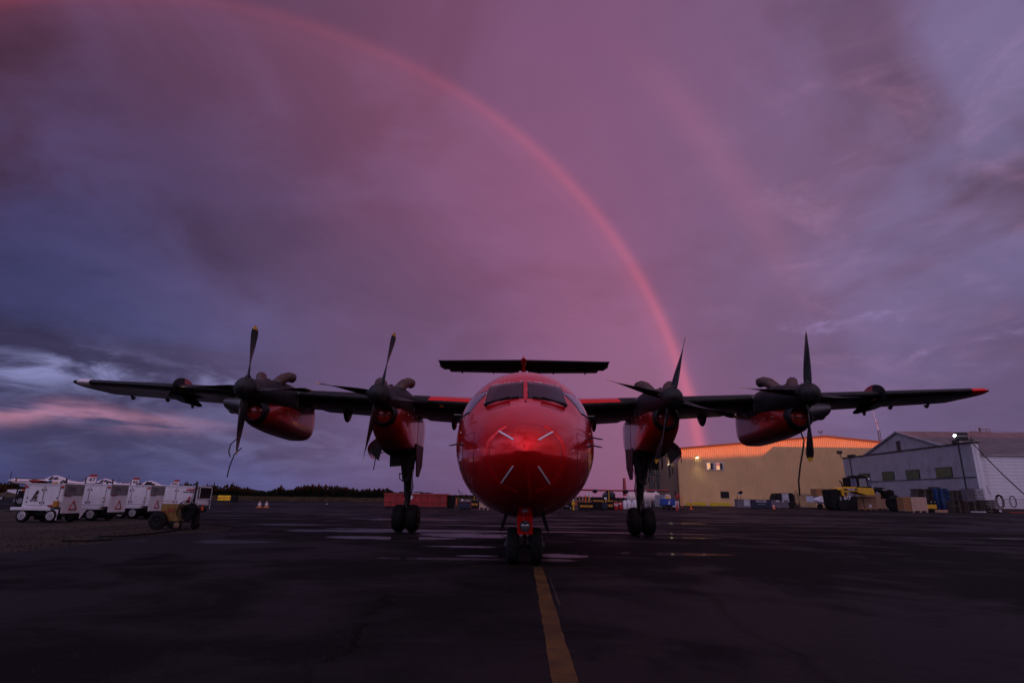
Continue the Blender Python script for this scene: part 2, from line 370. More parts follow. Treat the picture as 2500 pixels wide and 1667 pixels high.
# (x, y, half width, half length, depth of water)
PUDDLES = [(.62,1.5,.55,.40,.75),(.35,.7,.5,.20,.45),(-1.5,7.0,1.6,1.0,.8),(-3.2,5.6,1.9,.55,.75),(-5.0,8.4,2.2,.7,.6),(-2.9,8.9,2.6,.35,.85),(-7.0,3.6,1.6,.5,.3),
           (-1.2,3.2,.8,.22,.7),(-.9,1.2,.35,.14,.6),(-1.6,.6,1.4,.30,.3),(4.2,7.4,1.3,.35,.5),(3.2,2.2,1.0,.30,.28),(-4.5,18,3.,.9,.8),(7.3,18,1.0,1.2,.8),(-8.5,11.5,1.8,.5,.5)]
MT['asphalt'] = ground_material('asphalt', (.0105,.009,.0095), (.0075,.0065,.0073))
M_('gravel', (.035,.026,.018), .9, spec=.15, var=.5, nscale=.6, dirt=(.018,.013,.010), dirt_amt=.8, bump=1., bscale=14)
M_('grass_ground', (.055,.042,.022), .95, spec=.1, var=.45, nscale=.08, dirt=(.03,.028,.014), dirt_amt=.8)
M_('taxi_yellow', (.085,.040,.008), .7, spec=.2, var=.45, nscale=2.5, dirt=(.035,.022,.014), dirt_amt=.85, bump=.6, bscale=90)
M_('concrete', (.10,.085,.085), .8, spec=.2, var=.3, nscale=.7)

sheet('ground', [(-3000,-1500),(3000,-1500),(3000,4500),(-3000,4500)], -.03, 'grass_ground')
# the wet apron reaches to the grass on the left and to the hangars on the right
sheet('apron', [(-9.0,-80),(200,-80),(200,107.2),(30,107.2),(26,175),(-35,150),(-52,92),(-70,84),(-150,110),(-150,42),(-40,30),(-22,19),(-9.3,9.4),(-8.6,7.6),(-9.7,4.2),(-8.9,3.1),(-9.1,-4)], 0, 'asphalt')
gv = sheet('gravel_verge', [(-9.05,-80),(-9.15,-4),(-8.95,3.05),(-9.75,4.15),(-8.65,7.6),(-9.35,9.45),(-22.05,19.05),(-40,30.05),(-150,42),(-150,-80)], -.006, 'gravel')
# clods and stones along the edge of the asphalt
b = MB(); rr = random.Random(3)
for i in range(1500):
    t = rr.random(); y = -2+t*13; x = -9.0-abs(rr.gauss(0, 1.0))*2.2-rr.random()*.2; s = rr.uniform(.008, .028)
    b.box((x, y, s*.3), (s*rr.uniform(.8,1.6), s*rr.uniform(.8,1.6), s*rr.uniform(.5,1)), rr.random()*3, taper=.55)
tag(b.build('loose_gravel', 'gravel', smooth=0), kind='stuff')
# painted guide line and its cross bar
n = 60; L = []; R = []
for i in range(n+1):
    y = -9.6+i*(9.15/n); j = random.Random(i*7+1)
    L.append((.135+j.uniform(-.006,.006)-.0*y, y)); R.append((.285+j.uniform(-.006,.006), y))
sheet('guide_line', L+R[::-1], .004, 'taxi_yellow')
sheet('edge_line', [(.325,-3.75),(.35,-3.7),(.335,-1.6),(.322,-1.6)], .004, 'gravel')
sheet('cross_line', [(-.85,-.44),(-.85,-.405),(1.2,-.405),(1.2,-.44)], .008, 'taxi_yellow')

# ------------------------------------------------------------------ the aircraft
air = empty('turboprop_aircraft', (0,0,0), 0, 'big red four-engined turboprop with black engines parked nose-on at the centre', 'airplane')
NOSE = [  # y, top z, bottom z, z of widest point, half width
 (-1.95,1.655,1.65,1.652,.01),(-1.90,1.79,1.49,1.65,.15),(-1.75,1.96,1.29,1.655,.35),(-1.5,2.11,1.10,1.67,.565),(-1.2,2.26,.965,1.70,.74),(-.8,2.44,.85,1.74,.915),(-.35,2.625,.77,1.80,1.07),
 (.1,2.885,.72,1.87,1.175),(.45,3.09,.695,1.93,1.235),(.9,3.31,.672,2.0,1.285),(1.4,3.48,.66,2.06,1.325),(2.,3.58,.655,2.12,1.35),(3.,3.63,.65,2.15,1.365),(4.,3.65,.65,2.18,1.37),
 (12.,3.65,.65,2.18,1.37),(14.,3.64,.78,2.25,1.34),(17.,3.60,1.45,2.55,1.05),(20.,3.50,2.3,2.95,.62),(22.6,3.35,2.95,3.15,.12)]
def hull_ring(y, n=64, grow=0.):
    top, bot, zc, hw = interp(NOSE, y); return sell(0, y, zc, hw+grow, top-zc+grow, zc-bot+grow, n, 2.04)
SPLIT = -1.56
ys = [-1.95]+[-1.95+.39*(i/14)**1.7 for i in range(1, 15)]
rad = MB().rings([hull_ring(y, 80) for y in ys]).build('radome', 'red_paint', air, smooth=60)
ys = [SPLIT+.003]+[SPLIT+.003+(5.3)*(i/46) for i in range(1, 47)]+[4.6+i*.9 for i in range(1, 21)]
ys = [y for y in ys if y < 22.6]+[22.6]
fus = MB().rings([hull_ring(y, 80) for y in ys]).build('fuselage', 'red_paint', air, smooth=60)
MB().rings([hull_ring(SPLIT-.004, 80, .0006), hull_ring(SPLIT+.006, 80, .0006)], cap=False).build('radome_joint', 'seam_red', air)
full = MB().rings([hull_ring(y, 96) for y in [-1.95+.02*i for i in range(300)]])
HULL = BVHTree.FromPolygons(full.v, full.f)
def onto(p, d, off=0.):
    h = HULL.ray_cast(Vector(p), Vector(d).normalized())
    if h[0] is None: return None
    return h[0]+h[1]*(off if h[1].dot(Vector(d)) < 0 else -off)
def patch(corners, d, off, nu=14, nv=8, thick=.012):
    """a curved plate that lies on the hull: corners a b c d given in front or side view, pushed along d until they touch"""
    a, b_, c, e = [Vector(p) for p in corners]; g = MB(); top = []
    for j in range(nv+1):
        for i in range(nu+1):
            u, v = i/nu, j/nv
            p = a.lerp(b_, u).lerp(e.lerp(c, u), v); q = onto(p, d, off)
            top.append(q if q else p)
    N = (nu+1); vs = top+[p+Vector(d).normalized()*(thick+off) for p in top]; K = len(top)
    fs = [(j*N+i, j*N+i+1, (j+1)*N+i+1, (j+1)*N+i) for j in range(nv) for i in range(nu)]
    fs += [tuple(K+i for i in f[::-1]) for f in fs]
    rim = [(i) for i in range(N)]+[j*N+nu for j in range(1, nv+1)]+[nv*N+i for i in range(nu-1, -1, -1)]+[j*N for j in range(nv-1, 0, -1)]
    fs += [(rim[k], K+rim[k], K+rim[(k+1)%len(rim)], rim[(k+1)%len(rim)]) for k in range(len(rim))]
    return g.add(vs, fs)
def strip(p, q, w, d, off, name, m, n=12):
    p, q = Vector(p), Vector(q); t = (q-p).normalized(); s_ = t.cross(Vector(d).normalized())*w/2
    return patch([p-s_, q-s_, q+s_, p+s_], d, off, n, 1, .004).build(name, m, air, smooth=50)
Y = (0, 1, 0)
for s in (-1, 1):
    fr = patch([(s*.035,-3,2.668),(s*.708,-3,2.602),(s*.672,-3,3.046),(s*.035,-3,3.092)], Y, .004).build('windshield_frame', 'seam', air, smooth=50)
    patch([(s*.050,-3,2.682),(s*.688,-3,2.620),(s*.655,-3,3.026),(s*.050,-3,3.072)], Y, .011).build('windshield_pane', 'glass', fr, smooth=50)
    strip((s*.022,-3,2.66), (s*.022,-3,3.12), .024, Y, .010, 'centre_post', 'red_paint')
    # side windows of the cockpit
    dX = (-s, 0, 0)
    f2 = patch([(s*3,.13,2.45),(s*3,.98,2.43),(s*3,1.02,2.93),(s*3,.40,2.93)], dX, .004).build('side_window_frame', 'seam', air, smooth=50)
    patch([(s*3,.17,2.48),(s*3,.95,2.46),(s*3,.98,2.90),(s*3,.42,2.90)], dX, .011).build('side_window_pane', 'glass_side', f2, smooth=50)
    f3 = patch([(s*3,1.10,2.45),(s*3,1.55,2.48),(s*3,1.52,2.88),(s*3,1.13,2.92)], dX, .004).build('side_window_frame', 'seam', air, smooth=50)
    patch([(s*3,1.13,2.48),(s*3,1.52,2.51),(s*3,1.49,2.85),(s*3,1.16,2.89)], dX, .011).build('side_window_pane', 'glass_side', f3, smooth=50)
    # wiper: arm and blade resting on the glass
    g = MB(); pts = [onto((s*x, -3, z), Y, .035) for x, z in ((.680,2.535),(.60,2.562),(.50,2.590),(.38,2.620),(.27,2.648))]
    g.tube(pts, [.032,.024,.018,.018,.024], 6); g.lathe(onto((s*.675,-3,2.535), Y, .02), (0,-1,.6), [(0,.03),(.03,.03),(.04,.015)], 10)
    wp = g.build('wiper', 'black', air)
    g = MB(); g.tube([onto((s*x, -3, z), Y, .022) for x, z in ((.42,2.600),(.30,2.640),(.20,2.664),(.12,2.678))], .011, 6); g.build('wiper_blade', 'rubber', wp)
    # lightning strips on the radome
    strip((s*.392,-3,1.963), (s*.170,-3,1.812), .022, Y, .010, 'lightning_strip', 'marks_white')
    strip((s*.170,-3,1.462), (s*.345,-3,1.232), .022, Y, .010, 'lightning_strip', 'marks_white')
    # pitot probes
    for zz, xx, ln in ((1.84, 1.02, .19),)+(((1.98, 1.05, .20),) if s > 0 else ()):
        p0 = onto((s*xx*1.0,-3,zz), Y, 0) or Vector((s*xx,-.3,zz)); g = MB()
        g.tube([p0, p0+Vector((s*.05,-.03,.03)), p0+Vector((s*ln*.75,-.10,.0)), p0+Vector((s*ln,-.22,-.02))], [.016,.014,.012,.008], 8); g.build('pitot_probe', 'dark_metal', air)
    for a_, b_ in (((s*.80,-3,2.02),(s*1.02,-3,2.0)),((s*1.02,-3,2.0),(s*1.0,-3,1.42)),((s*1.0,-3,1.42),(s*.78,-3,1.38)),((s*.78,-3,1.38),(s*.80,-3,2.02)),((s*.25,-3,2.50),(s*.60,-3,2.42))):
        strip(a_, b_, .006, Y, .003, 'panel_line', 'seam_red')
    # small glints: static ports and rivets
    for xx, zz in ((1.10,2.10),(.70,1.72)):
        q = onto((s*xx,-3,zz), Y, .0)
        if q: MB().lathe(q, (s*.4,-1,.1), [(0,.012),(.01,.010)], 8).build('static_port', 'steel', air)
# chipped paint along the windshield edge
g = MB(); rr = random.Random(11)
for i in range(150):
    s = rr.choice((-1, 1)); k = rr.random()
    if k < .62: x = .04+rr.random()**1.3*.62; z = 3.104-(x-.04)*.070+rr.uniform(-.008, .012)
    elif k < .85: x = rr.uniform(.005,.045); z = rr.uniform(2.70, 3.12)
    else: x = rr.uniform(.69, .71)-(.0); z = rr.uniform(2.62, 2.95); x = .715-(z-2.56)*.085+rr.uniform(0,.01)
    w = rr.uniform(.003, .011)
    q = onto((s*x,-3,z), Y, .006)
    if q: g.add([q+Vector((-w,0,-w*.6)), q+Vector((w,0,-w*.4)), q+Vector((w*.7,.01,w*.6)), q+Vector((-w*.6,.01,w*.7))], [(0,1,2,3)])
o_ = g.build('chipped_paint', 'chip', air, smooth=0); o_['kind'] = 'stuff'
# skin joints
for yy in (2.1, 3.9):
    MB().rings([hull_ring(yy, 80, .0015), hull_ring(yy+.010, 80, .0015)], cap=False).build('skin_joint', 'seam', air)
q = onto((0,-3,2.58), Y, 0); MB().lathe(q, (0,-1,1), [(0,.014),(.02,.012)], 8).build('rivet', 'black', air)
# aerials under the nose
MB().prism([(-.006,.0),(.006,0),(.003,-.13),(-.003,-.13)], .09, 1, -.95, Matrix.Translation((0,0,1.0))).build('aerial', 'dark_metal', air)

# wings -----------------------------------------------------------
def wing_at(x):
    """leading edge y, chord, z of chord line, thickness at spanwise station |x|"""
    x = abs(x); t = max(0, (x-1.)/13.17)
    return 6.75+t*.72, 3.55-t*1.70, 3.585+.056*x, (.17-t*.045)
def foil(x, c0=0., c1=1., off=0., n=13, twist=0.):
    le, ch, z0, th = wing_at(x); up, lo = [], []
    for i in range(n+1):
        t = c0+(c1-c0)*(i/n)**(1.7 if c0 == 0 else 1)
        yt = 5*th*ch*(.2969*sqrt(t)-.126*t-.3516*t*t+.2843*t**3-.1036*t**4)
        cm = .02*ch*4*t*(1-t)
        y = le+t*ch; sag = -t*ch*.055
        ox = off if t > 0 else 0
        up.append((x, y-(off if t == 0 else off*.3), z0+sag+cm+yt+off)); lo.append((x, y-(off if t == 0 else off*.3), z0+sag+cm-yt-off))
    return up+lo[::-1][:-1] if c0 == 0 else up+lo[::-1]
for s in (-1, 1):
    xs = [.9,2.,3.,4.5,6.,7.3,8.5,10.,11.,12.,13.,13.6,13.95]
    w = MB().rings([foil(s*x, 0, .74) for x in xs]).build('wing', 'grey_skin', air, smooth=40)
    for a, b_, nm in ((1.45,3.25,'flap'),(4.35,6.75,'flap'),(7.85,10.2,'flap'),(10.3,13.9,'aileron')):
        drop = 0
        MB().rings([foil(s*(a+(b_-a)*k/3), .752, .998, .0, 6) for k in range(4)]).build(nm, 'grey_skin', w, smooth=40)
    # rubber de-ice boots, proud of the skin
    for a, b_ in ((1.3,3.30),(4.30,6.78),(7.82,13.55)):
        MB().rings([foil(s*(a+(b_-a)*k/6), 0, .085, .006, 8) for k in range(7)]).build('deice_boot', 'boot', w, smooth=40)
    # red panel on top of the inner leading edge
    g = MB(); rs = []
    for k in range(7):
        x = 1.3+(2.72-1.3)*k/6; f = foil(s*x, 0, .30, .009, 16); rs.append([p for p in f[1:16]])
    rs[-1] = [(p[0]-s*.0+s*(.12*(1-i/14.)), p[1], p[2]) for i, p in enumerate(rs[-1])]
    g.rings(rs, closed=False, cap=False).build('red_panel', 'red_paint', w, smooth=40)
    # wing tip: coloured leading corner and rounded end cap
    tip = MB(); rs = []
    for k in range(6):
        t = k/5; x = 13.95+.24*sin(t*pi/2); le, ch, z0, th = wing_at(13.95); sc = cos(t*pi/2)*.96+.04
        rs.append([(s*x, le+ch*.45+(p[1]-le-ch*.45)*(1-.25*t*t), z0+(p[2]-z0)*sc) for p in foil(s*13.95, 0, .99, 0., 14)])
    tip.rings(rs).build('wing_tip', 'red_paint' if s > 0 else 'black_cowl', w, smooth=60)
    rs = [foil(s*x, 0, .10, .012, 8) for x in (13.56,13.7,13.85,13.96)]
    MB().rings(rs).build('navigation_light_cover', 'red_paint' if s > 0 else 'marks_white', w, smooth=60)
    # stall fence: half disc round the leading edge, inner half red
    le, ch, z0, th = wing_at(10.75)
    for part, a0, a1, m in (('fence', 95, 185, 'boot'), ('fence_red_half', 18, 94, 'red_cowl'), ('fence', 186, 218, 'boot')):
        g = MB(); o_, i_ = [], []
        for k in range(11):
            a = radians(a0+(a1-a0)*k/10)
            o_.append((le+.42+cos(a)*.60, z0+.0+sin(a)*.34)); i_.append((le+.46+cos(a)*.30, z0+.0+sin(a)*.03))
        g.prism(o_+i_[::-1], .03, 0, s*10.72).build(part, m, w)
    # pale stall strip, plank-shaped vane under the wing, hinge arms and pods
    MB().prism([(-.02,-.06),(.30,-.09),(.55,-.30),(.52,-.36),(.40,-.35),(-.06,-.16)], 1.0, 1, 7.75, Matrix.Translation((0,0,z0-.12)) @ Matrix.Scale(s if s < 0 else 1, 4, (1,0,0)) @ Matrix.Translation((-11.15 if s < 0 else 10.5,0,0)) if False else Matrix.Translation((s*11.15,0,z0-.05)) @ Matrix.Scale(-s, 4, (1,0,0))).build('underwing_vane', 'boot', w, bevel=.02)
    for x, d in ((11.05,.20),(13.05,.06),(11.9,.05)):
        le, ch, z0, th = wing_at(x); y = le+ch*.70
        MB().prism([(y-.12,z0-.18),(y+.14,z0-.20),(y+.05,z0-.24-d),(y,z0-.24-d)], .05, 0, s*x).build('hinge_arm', 'dark_metal', w)
    for x in (5.95, 2.35, 9.3):
        le, ch, z0, th = wing_at(x); y = le+ch*.80; g = MB()
        g.rings([sell(s*x, y+t*.9-.45, z0-.19-.10*sin(pi*min(1,t*1.1)), .085*sin(pi*(.08+.84*t))+.004, .13, .22*sin(pi*(.06+.88*t))+.01, 16) for t in [i/8 for i in range(9)]])
        g.build('flap_track_fairing', 'black_cowl', w, smooth=50)
    # leading-edge landing light
    le, ch, z0, th = wing_at(2.0)
    MB().box((s*2.0, le+.55, z0-.27), (.22, .10, .035)).build('wing_light', 'steel', w, bevel=.01)
# fairing where the wing crosses the cabin
MB().rings([sell(0, y, 3.5, w_, h_, .3, 24, 2.6) for y, w_, h_ in ((6.2,.2,.1),(6.6,.8,.25),(7.2,1.2,.38),(9.5,1.25,.36),(10.6,1.0,.2),(11.3,.4,.1))]).build('wing_fairing', 'red_paint', air, smooth=50)

# tail -----------------------------------------------------------
fin = MB(); rs = []
for z, le, te, th in ((3.2,17.6,22.7,.34),(4.5,18.4,22.9,.32),(6.,19.3,23.1,.29),(7.6,20.2,23.2,.27),(8.25,20.5,23.2,.25)):
    rs.append([(cos(a)*th/2*(abs(sin(a/2+pi/4)) if 0 else 1), (le+te)/2-sin(a)*(te-le)/2, z) for a in [2*pi*k/28 for k in range(28)]])
fin.rings(rs).build('fin', 'red_paint', air, smooth=50)
MB().rings([sell(0, y, 8.2, w_, h_, h_*1.6, 20) for y, w_, h_ in ((19.7,.01,.01),(19.85,.08,.08),(20.2,.15,.14),(21,.18,.15),(22.5,.14,.12),(23.6,.02,.02))]).build('tail_bullet', 'red_paint', air, smooth=60)
MB().tube([(0,20.3,8.36),(0,20.25,8.52)], [.02,.004], 6).build('tail_aerial', 'red_paint', air)
for s in (-1, 1):
    def tf(x, c0=0., c1=1., n=9):
        le = 20.45+.05*abs(x); ch = 2.35-.12*abs(x); up, lo = [], []
        for i in range(n+1):
            t = c0+(c1-c0)*(i/n)**(1.6 if c0 == 0 else 1); yt = 5*.14*ch*(.2969*sqrt(t)-.126*t-.3516*t*t+.2843*t**3-.1036*t**4)
            up.append((s*x, le+t*ch, 8.22-t*.22+yt)); lo.append((s*x, le+t*ch, 8.22-t*.22-yt))
        return up+lo[::-1][:-1] if c0 == 0 else up+lo[::-1]
    tp = MB().rings([tf(x, 0, .62) for x in (.1,1.5,3.,4.45)]).build('tailplane', 'black_cowl', air, smooth=40)
    MB().rings([tf(x, .63, 1., 5) for x in (.25,2.,4.2)]).build('elevator', 'grey_skin', tp, smooth=40)
    MB().rings([tf(4.46, 0, .68), [(s*(4.72 if i < 11 else 4.66), p[1]*1.0+.02, 8.22+(p[2]-8.22)*.6+.03) for i, p in enumerate(tf(4.6, 0, .52))]]).build('tailplane_tip', 'black_cowl', tp, smooth=40)
    g = MB()
    for i in range(12): g.box((s*(.5+i*.16), 21.15, 8.02), (.05,.03,.03))
    o_ = g.build('vortex_generators', 'grey_skin', tp, smooth=0); o_['kind'] = 'stuff'
    for x in (1.7, 3.5): MB().box((s*x, 22.1, 7.93), (.07,.5,.10), taper=.6).build('elevator_hinge', 'boot', tp)

# engines -----------------------------------------------------------
def blade(length=1.72, hub=.22):
    """feathered blade pointing up, flow along y; twisted from root to tip"""
    rs = []; n = 14
    for i in range(n+1):
        t = i/n; r = hub+(length-hub)*t
        c = interp([(0,.16),(.10,.22),(.35,.25),(.65,.29),(.85,.29),(.95,.21),(1.,.05)], t)[0]
        th = interp([(0,.09),(.15,.07),(.4,.035),(1,.012)], t)[0]
        tw = radians(interp([(0,-40),(.3,-22),(.6,0),(1,16)], t)[0])
        ring = []
        for k in range(12):
            a = 2*pi*k/12; p = cos(a)*c/2; q = sin(a)*th/2*(1-.3*cos(a))
            ring.append((q*cos(tw)+p*sin(tw), -q*sin(tw)*0+p*cos(tw), r))
        rs.append(ring)
    return rs
BL = blade()
def engine(x0, z0, tilt, inboard, side):
    s = side
    nac = {True: [  # y, top, bottom, half width  (lower body, carries the wheels)
        (5.50,3.42,2.86,.34),(5.75,3.50,2.66,.42),(6.2,3.62,2.46,.46),(6.8,3.70,2.30,.48),(7.6,3.75,2.20,.48),(9.1,3.75,2.22,.47),(9.5,3.7,2.30,.44),(10.5,3.68,2.9,.3),(11.2,3.66,3.45,.08)],
           False: [(5.50,3.44,2.90,.34),(5.75,3.50,2.82,.41),(6.2,3.6,2.78,.45),(7.,3.8,2.735,.47),(8.6,3.9,2.70,.46),(8.85,3.9,2.78,.44),(9.0,3.88,2.95,.38),(9.1,3.86,3.25,.22)]}[inboard]
    dzz = z0-(3.58 if inboard else 3.71)
    body = MB(); rs = []
    for i in range(41):
        y = nac[0][0]+(nac[-1][0]-nac[0][0])*(i/40)**1.15; top, bot, hw = interp(nac, y)
        rs.append(sell(x0, y, top-.42*(top-bot) if False else (top+bot)/2, hw, (top-bot)/2, (top-bot)/2, 40, 2.0+min(1.6, (y-5.5)*.9)))
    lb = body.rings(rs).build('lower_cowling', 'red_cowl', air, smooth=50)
    rear = not inboard or MB().rings([[(p[0]+(.004 if p[0] > x0 else -.004), p[1], p[2]) for p in sell(x0, y, sum(interp(nac, y)[:2])/2, interp(nac, y)[2]+.003, (interp(nac, y)[0]-interp(nac, y)[1])/2-.01, (interp(nac, y)[0]-interp(nac, y)[1])/2-.01, 40, 3.6)] for y in (8.1,8.4,8.7,9.0,9.15)], cap=False)
    if inboard: rear.build('rear_side_panel', 'nacelle_grey', lb, smooth=50)
    # upper cowling, black
    tc_ = [(4.98,z0+.30,z0-.30,.30),(5.25,z0+.32,z0-.31,.32),(5.7,z0+.42,z0-.32,.42),(6.3,z0+.50,z0-.36,.48),(7.0,z0+.53,z0-.42,.50),(7.6,z0+.46,z0-.46,.50),(8.4,z0+.30,z0-.2,.44),(9.0,z0+.18,z0-.05,.25)]
    rs = []
    for i in range(31):
        y = 4.98+(9.0-4.98)*i/30; top, bot, hw = interp(tc_, y)
        rs.append(sell(x0, y, (top+bot)/2, hw, (top-bot)/2, (top-bot)/2, 40, 2.0+min(.8, max(0, y-5.2)*.6)))
    up = MB().rings(rs).build('upper_cowling', 'black_cowl', air, smooth=50)
    MB().rings([sell(x0, y, (interp(tc_, y)[0]+interp(tc_, y)[1])/2, interp(tc_, y)[2]+.003, (interp(tc_, y)[0]-interp(tc_, y)[1])/2+.003, (interp(tc_, y)[0]-interp(tc_, y)[1])/2+.003, 40, 2.5) for y in (5.98,5.992)], cap=False).build('cowling_seam', 'grey_skin', up)
    for ya in (6.9, 7.8):
        MB().rings([sell(x0, y, (interp(tc_, y)[0]+interp(tc_, y)[1])/2, interp(tc_, y)[2]+.003, (interp(tc_, y)[0]-interp(tc_, y)[1])/2+.003, (interp(tc_, y)[0]-interp(tc_, y)[1])/2+.003, 40, 2.0+min(.8, max(0, y-5.2)*.6)) for y in (ya, ya+.012)], cap=False).build('cowling_seam', 'grey_skin', up)
    for ya in (6.35, 7.5):
        MB().rings([sell(x0, y, sum(interp(nac, y)[:2])/2, interp(nac, y)[2]+.003, (interp(nac, y)[0]-interp(nac, y)[1])/2+.003, (interp(nac, y)[0]-interp(nac, y)[1])/2+.003, 40, 2.0+min(1.6, (y-5.5)*.9)) for y in (ya, ya+.010)], cap=False).build('cowling_seam', 'seam', lb)
    for q in (-1, 1):
        for ya in (6.1, 6.6, 7.2): MB().box((x0+q*interp(nac, ya)[2]*.985, ya, 3.30), (.02,.10,.035)).build('latch', 'steel', lb)
    MB().lathe((x0, 5.0, z0), (0,-1,0), [(-.02,.29),(0,.305),(.012,.30)], 32).build('prop_gap', 'seam', up)
    # metal edge strips beside the wing root
    for q in (-1, 1): MB().box((x0+q*.52, 7.05, z0-.02), (.02,.05,.26)).build('edge_strip', 'grey_skin', up, bevel=.006)
    # air intake: black lip, red plug
    g = MB(); ri = []
    zc = 3.16 if inboard else 3.20; zc += dzz
    for rr_, yy in ((.20,5.60),(.245,5.36),(.275,5.32),(.315,5.36),(.345,5.60)):
        ri.append([(x0+cos(2*pi*k/32)*rr_*1.05, yy, zc+sin(2*pi*k/32)*rr_) for k in range(32)])
    g.rings(ri, cap=False).build('intake_lip', 'boot', lb, smooth=50)
    MB().lathe((x0, 5.52, zc), (0,-1,0), [(-.05,.25),(0,.245),(.03,.21),(.045,.02)], 28).build('intake_plug', 'red_cowl', lb, smooth=50)
    MB().box((x0, 5.465, zc), (.42,.02,.018)).build('intake_strap', 'seam', lb)
    # exhaust stacks: fat bent tubes
    for q in (-1, 1):
        p = [(x0+q*.20,6.12,z0+.30),(x0+q*.25,6.18,z0+.44),(x0+q*.32,6.30,z0+.57),(x0+q*.40,6.46,z0+.645),(x0+q*.47,6.62,z0+.64)]
        ex = MB().tube(p, [.160,.160,.155,.15,.145], 20, squash=.95).build('exhaust_stack', 'exhaust', up, smooth=60)
        MB().lathe(p[-1], Vector(p[-1])-Vector(p[-2]), [(-.01,.10),(.006,.105),(.008,.09)], 20).build('exhaust_mouth', 'black', ex)
        MB().lathe(p[0], (q*.3,.2,1), [(.10,.15),(.13,.155),(.15,.15)], 20).build('exhaust_collar', 'grey_skin', ex)
    MB().lathe((x0+.02, 6.0, z0+.44), (0,0,1), [(-.05,.07),(.03,.07),(.06,.03)], 12).build('cowl_cap', 'black', up)
    # propeller
    hub = MB().lathe((x0, 5.0, z0), (0,-1,0), [(-.08,.29),(0,.30),(.15,.305),(.28,.285),(.38,.235),(.46,.15),(.50,.06),(.51,.005)], 36).build('propeller_hub', 'hub_black', air, smooth=60)
    for k in range(4):
        T = Matrix.Translation((x0, 4.83, z0)) @ Matrix.Rotation(radians(90*k)-radians(tilt)*-1 if False else radians(90*k+tilt), 4, 'Y')
        bl = MB().rings(BL[:14], T=T).build('propeller_blade', 'prop_black', hub, smooth=60)
        MB().rings(BL[13:], T=T).build('blade_tip', 'yellow_tip', bl, smooth=60)
        MB().lathe(T @ Vector((0,0,.24)), T.to_3x3() @ Vector((0,0,1)), [(0,.085),(.08,.075),(.12,.05)], 16).build('blade_root', 'prop_black', bl)
        # worn leading edge strip
        MB().rings([[Vector(BL[i][5])+Vector((.001,-.004,0)), Vector(BL[i][6])+Vector((0,-.007,0)), Vector(BL[i][7])+Vector((-.001,-.004,0))] for i in range(3, 11)], closed=False, cap=False, T=T).build('erosion_strip', 'grey_skin', bl)
    return lb, up, hub
ENG = [(-3.79,3.58,10,True,-1),(3.79,3.56,16,True,1),(-7.31,3.71,1,False,-1),(7.31,3.71,5,False,1)]
E_OBJ = [engine(*e) for e in ENG]
for (x0, z0, tilt, inb, s), (lb, up, hub) in zip(ENG, E_OBJ):
    if not inb:
        # fairing that reaches outboard of the outer nacelle below the wing, with its open dark end
        rs = []
        for t in [i/10 for i in range(11)]:
            x = s*(7.55+1.55*t); zb = 2.95+.52*t; zt = 3.95+.02*t; y0 = 7.0+.3*t; r = []
            for k in range(20):
                a = 2*pi*k/20; r.append((x, 7.75+cos(a)*(.85-.25*t*t), (zb+zt)/2+sin(a)*(zt-zb)/2*(1 if t < .8 else 1-.10*(t-.8)*5)))
            rs.append(r)
        f = MB().rings(rs).build('outboard_fairing', 'grey_skin', lb, smooth=60)
        MB().lathe((s*9.08, 7.72, 3.70), (s,-.35,-.05), [(-.1,.27),(.03,.26),(.10,.20),(.12,.02)], 24).build('fairing_end', 'black', f, smooth=60)
    # ropes that tie the propellers
    g = MB(); x1 = x0
    if not inb and s < 0:
        for pth in ([(-7.49,5.2,2.50),(-7.60,5.0,2.28),(-7.63,5.0,2.10),(-7.57,5.0,1.95)], [(-7.40,5.2,2.2),(-7.47,5.0,2.02),(-7.55,5.0,1.72),(-7.58,5.0,1.44)]):
            g.tube(pth, .014, 6)
    elif not inb:
        g.tube([(7.24,5.3,2.78),(7.20,5.1,2.55),(7.08,5.0,2.25),(6.98,5.0,1.9),(6.90,5.0,1.55),(6.88,5.0,1.18)], .020, 8)
    elif s > 0:
        g.tube([(3.42,5.1,2.2),(3.33,5.0,2.05),(3.24,5.0,1.9),(3.17,5.0,1.68)], .018, 6); g.tube([(3.40,5.1,2.3),(3.52,5.0,2.0),(3.50,5.0,1.78)], .018, 6)
    else:
        g.tube([(-4.28,6.9,2.1),(-4.30,6.9,1.95),(-4.32,6.9,1.75)], .014, 6)
    g.build('tie_rope', 'black', hub if not inb else lb)

# main landing gear -----------------------------------------------------------
def wheel(c, r, w, parent, name='wheel', hubr=.5):
    t = r*.30
    prof = [(-w/2+.0,r*.62),(-w/2,r*.78),(-w*.42,r*.90),(-w*.30,r*.97),(-w*.12,r),(w*.12,r),(w*.30,r*.97),(w*.42,r*.90),(w/2,r*.78),(w/2,r*.62)]
    o = MB().lathe(c, (1,0,0), prof, 40).build(name, 'rubber', parent, smooth=50)
    for q in (-.26,-.09,.09,.26):
        MB().lathe((c[0]+q*w, c[1], c[2]), (1,0,0), [(-.004,r*.985),(-.004,r*1.004),(.004,r*1.004),(.004,r*.985)], 40).build('tread_rib', 'rubber', o)
    for sd in (-1, 1): MB().lathe((c[0]+sd*(w*.5+.004), c[1], c[2]), (sd,0,0), [(-.02,r*.62),(.0,r*.60),(.01,r*.5),(-.03,r*.38),(.02,r*.22),(.045,r*.16),(.05,.01)], 24).build('rim', 'dark_metal', o, smooth=50)
    return o
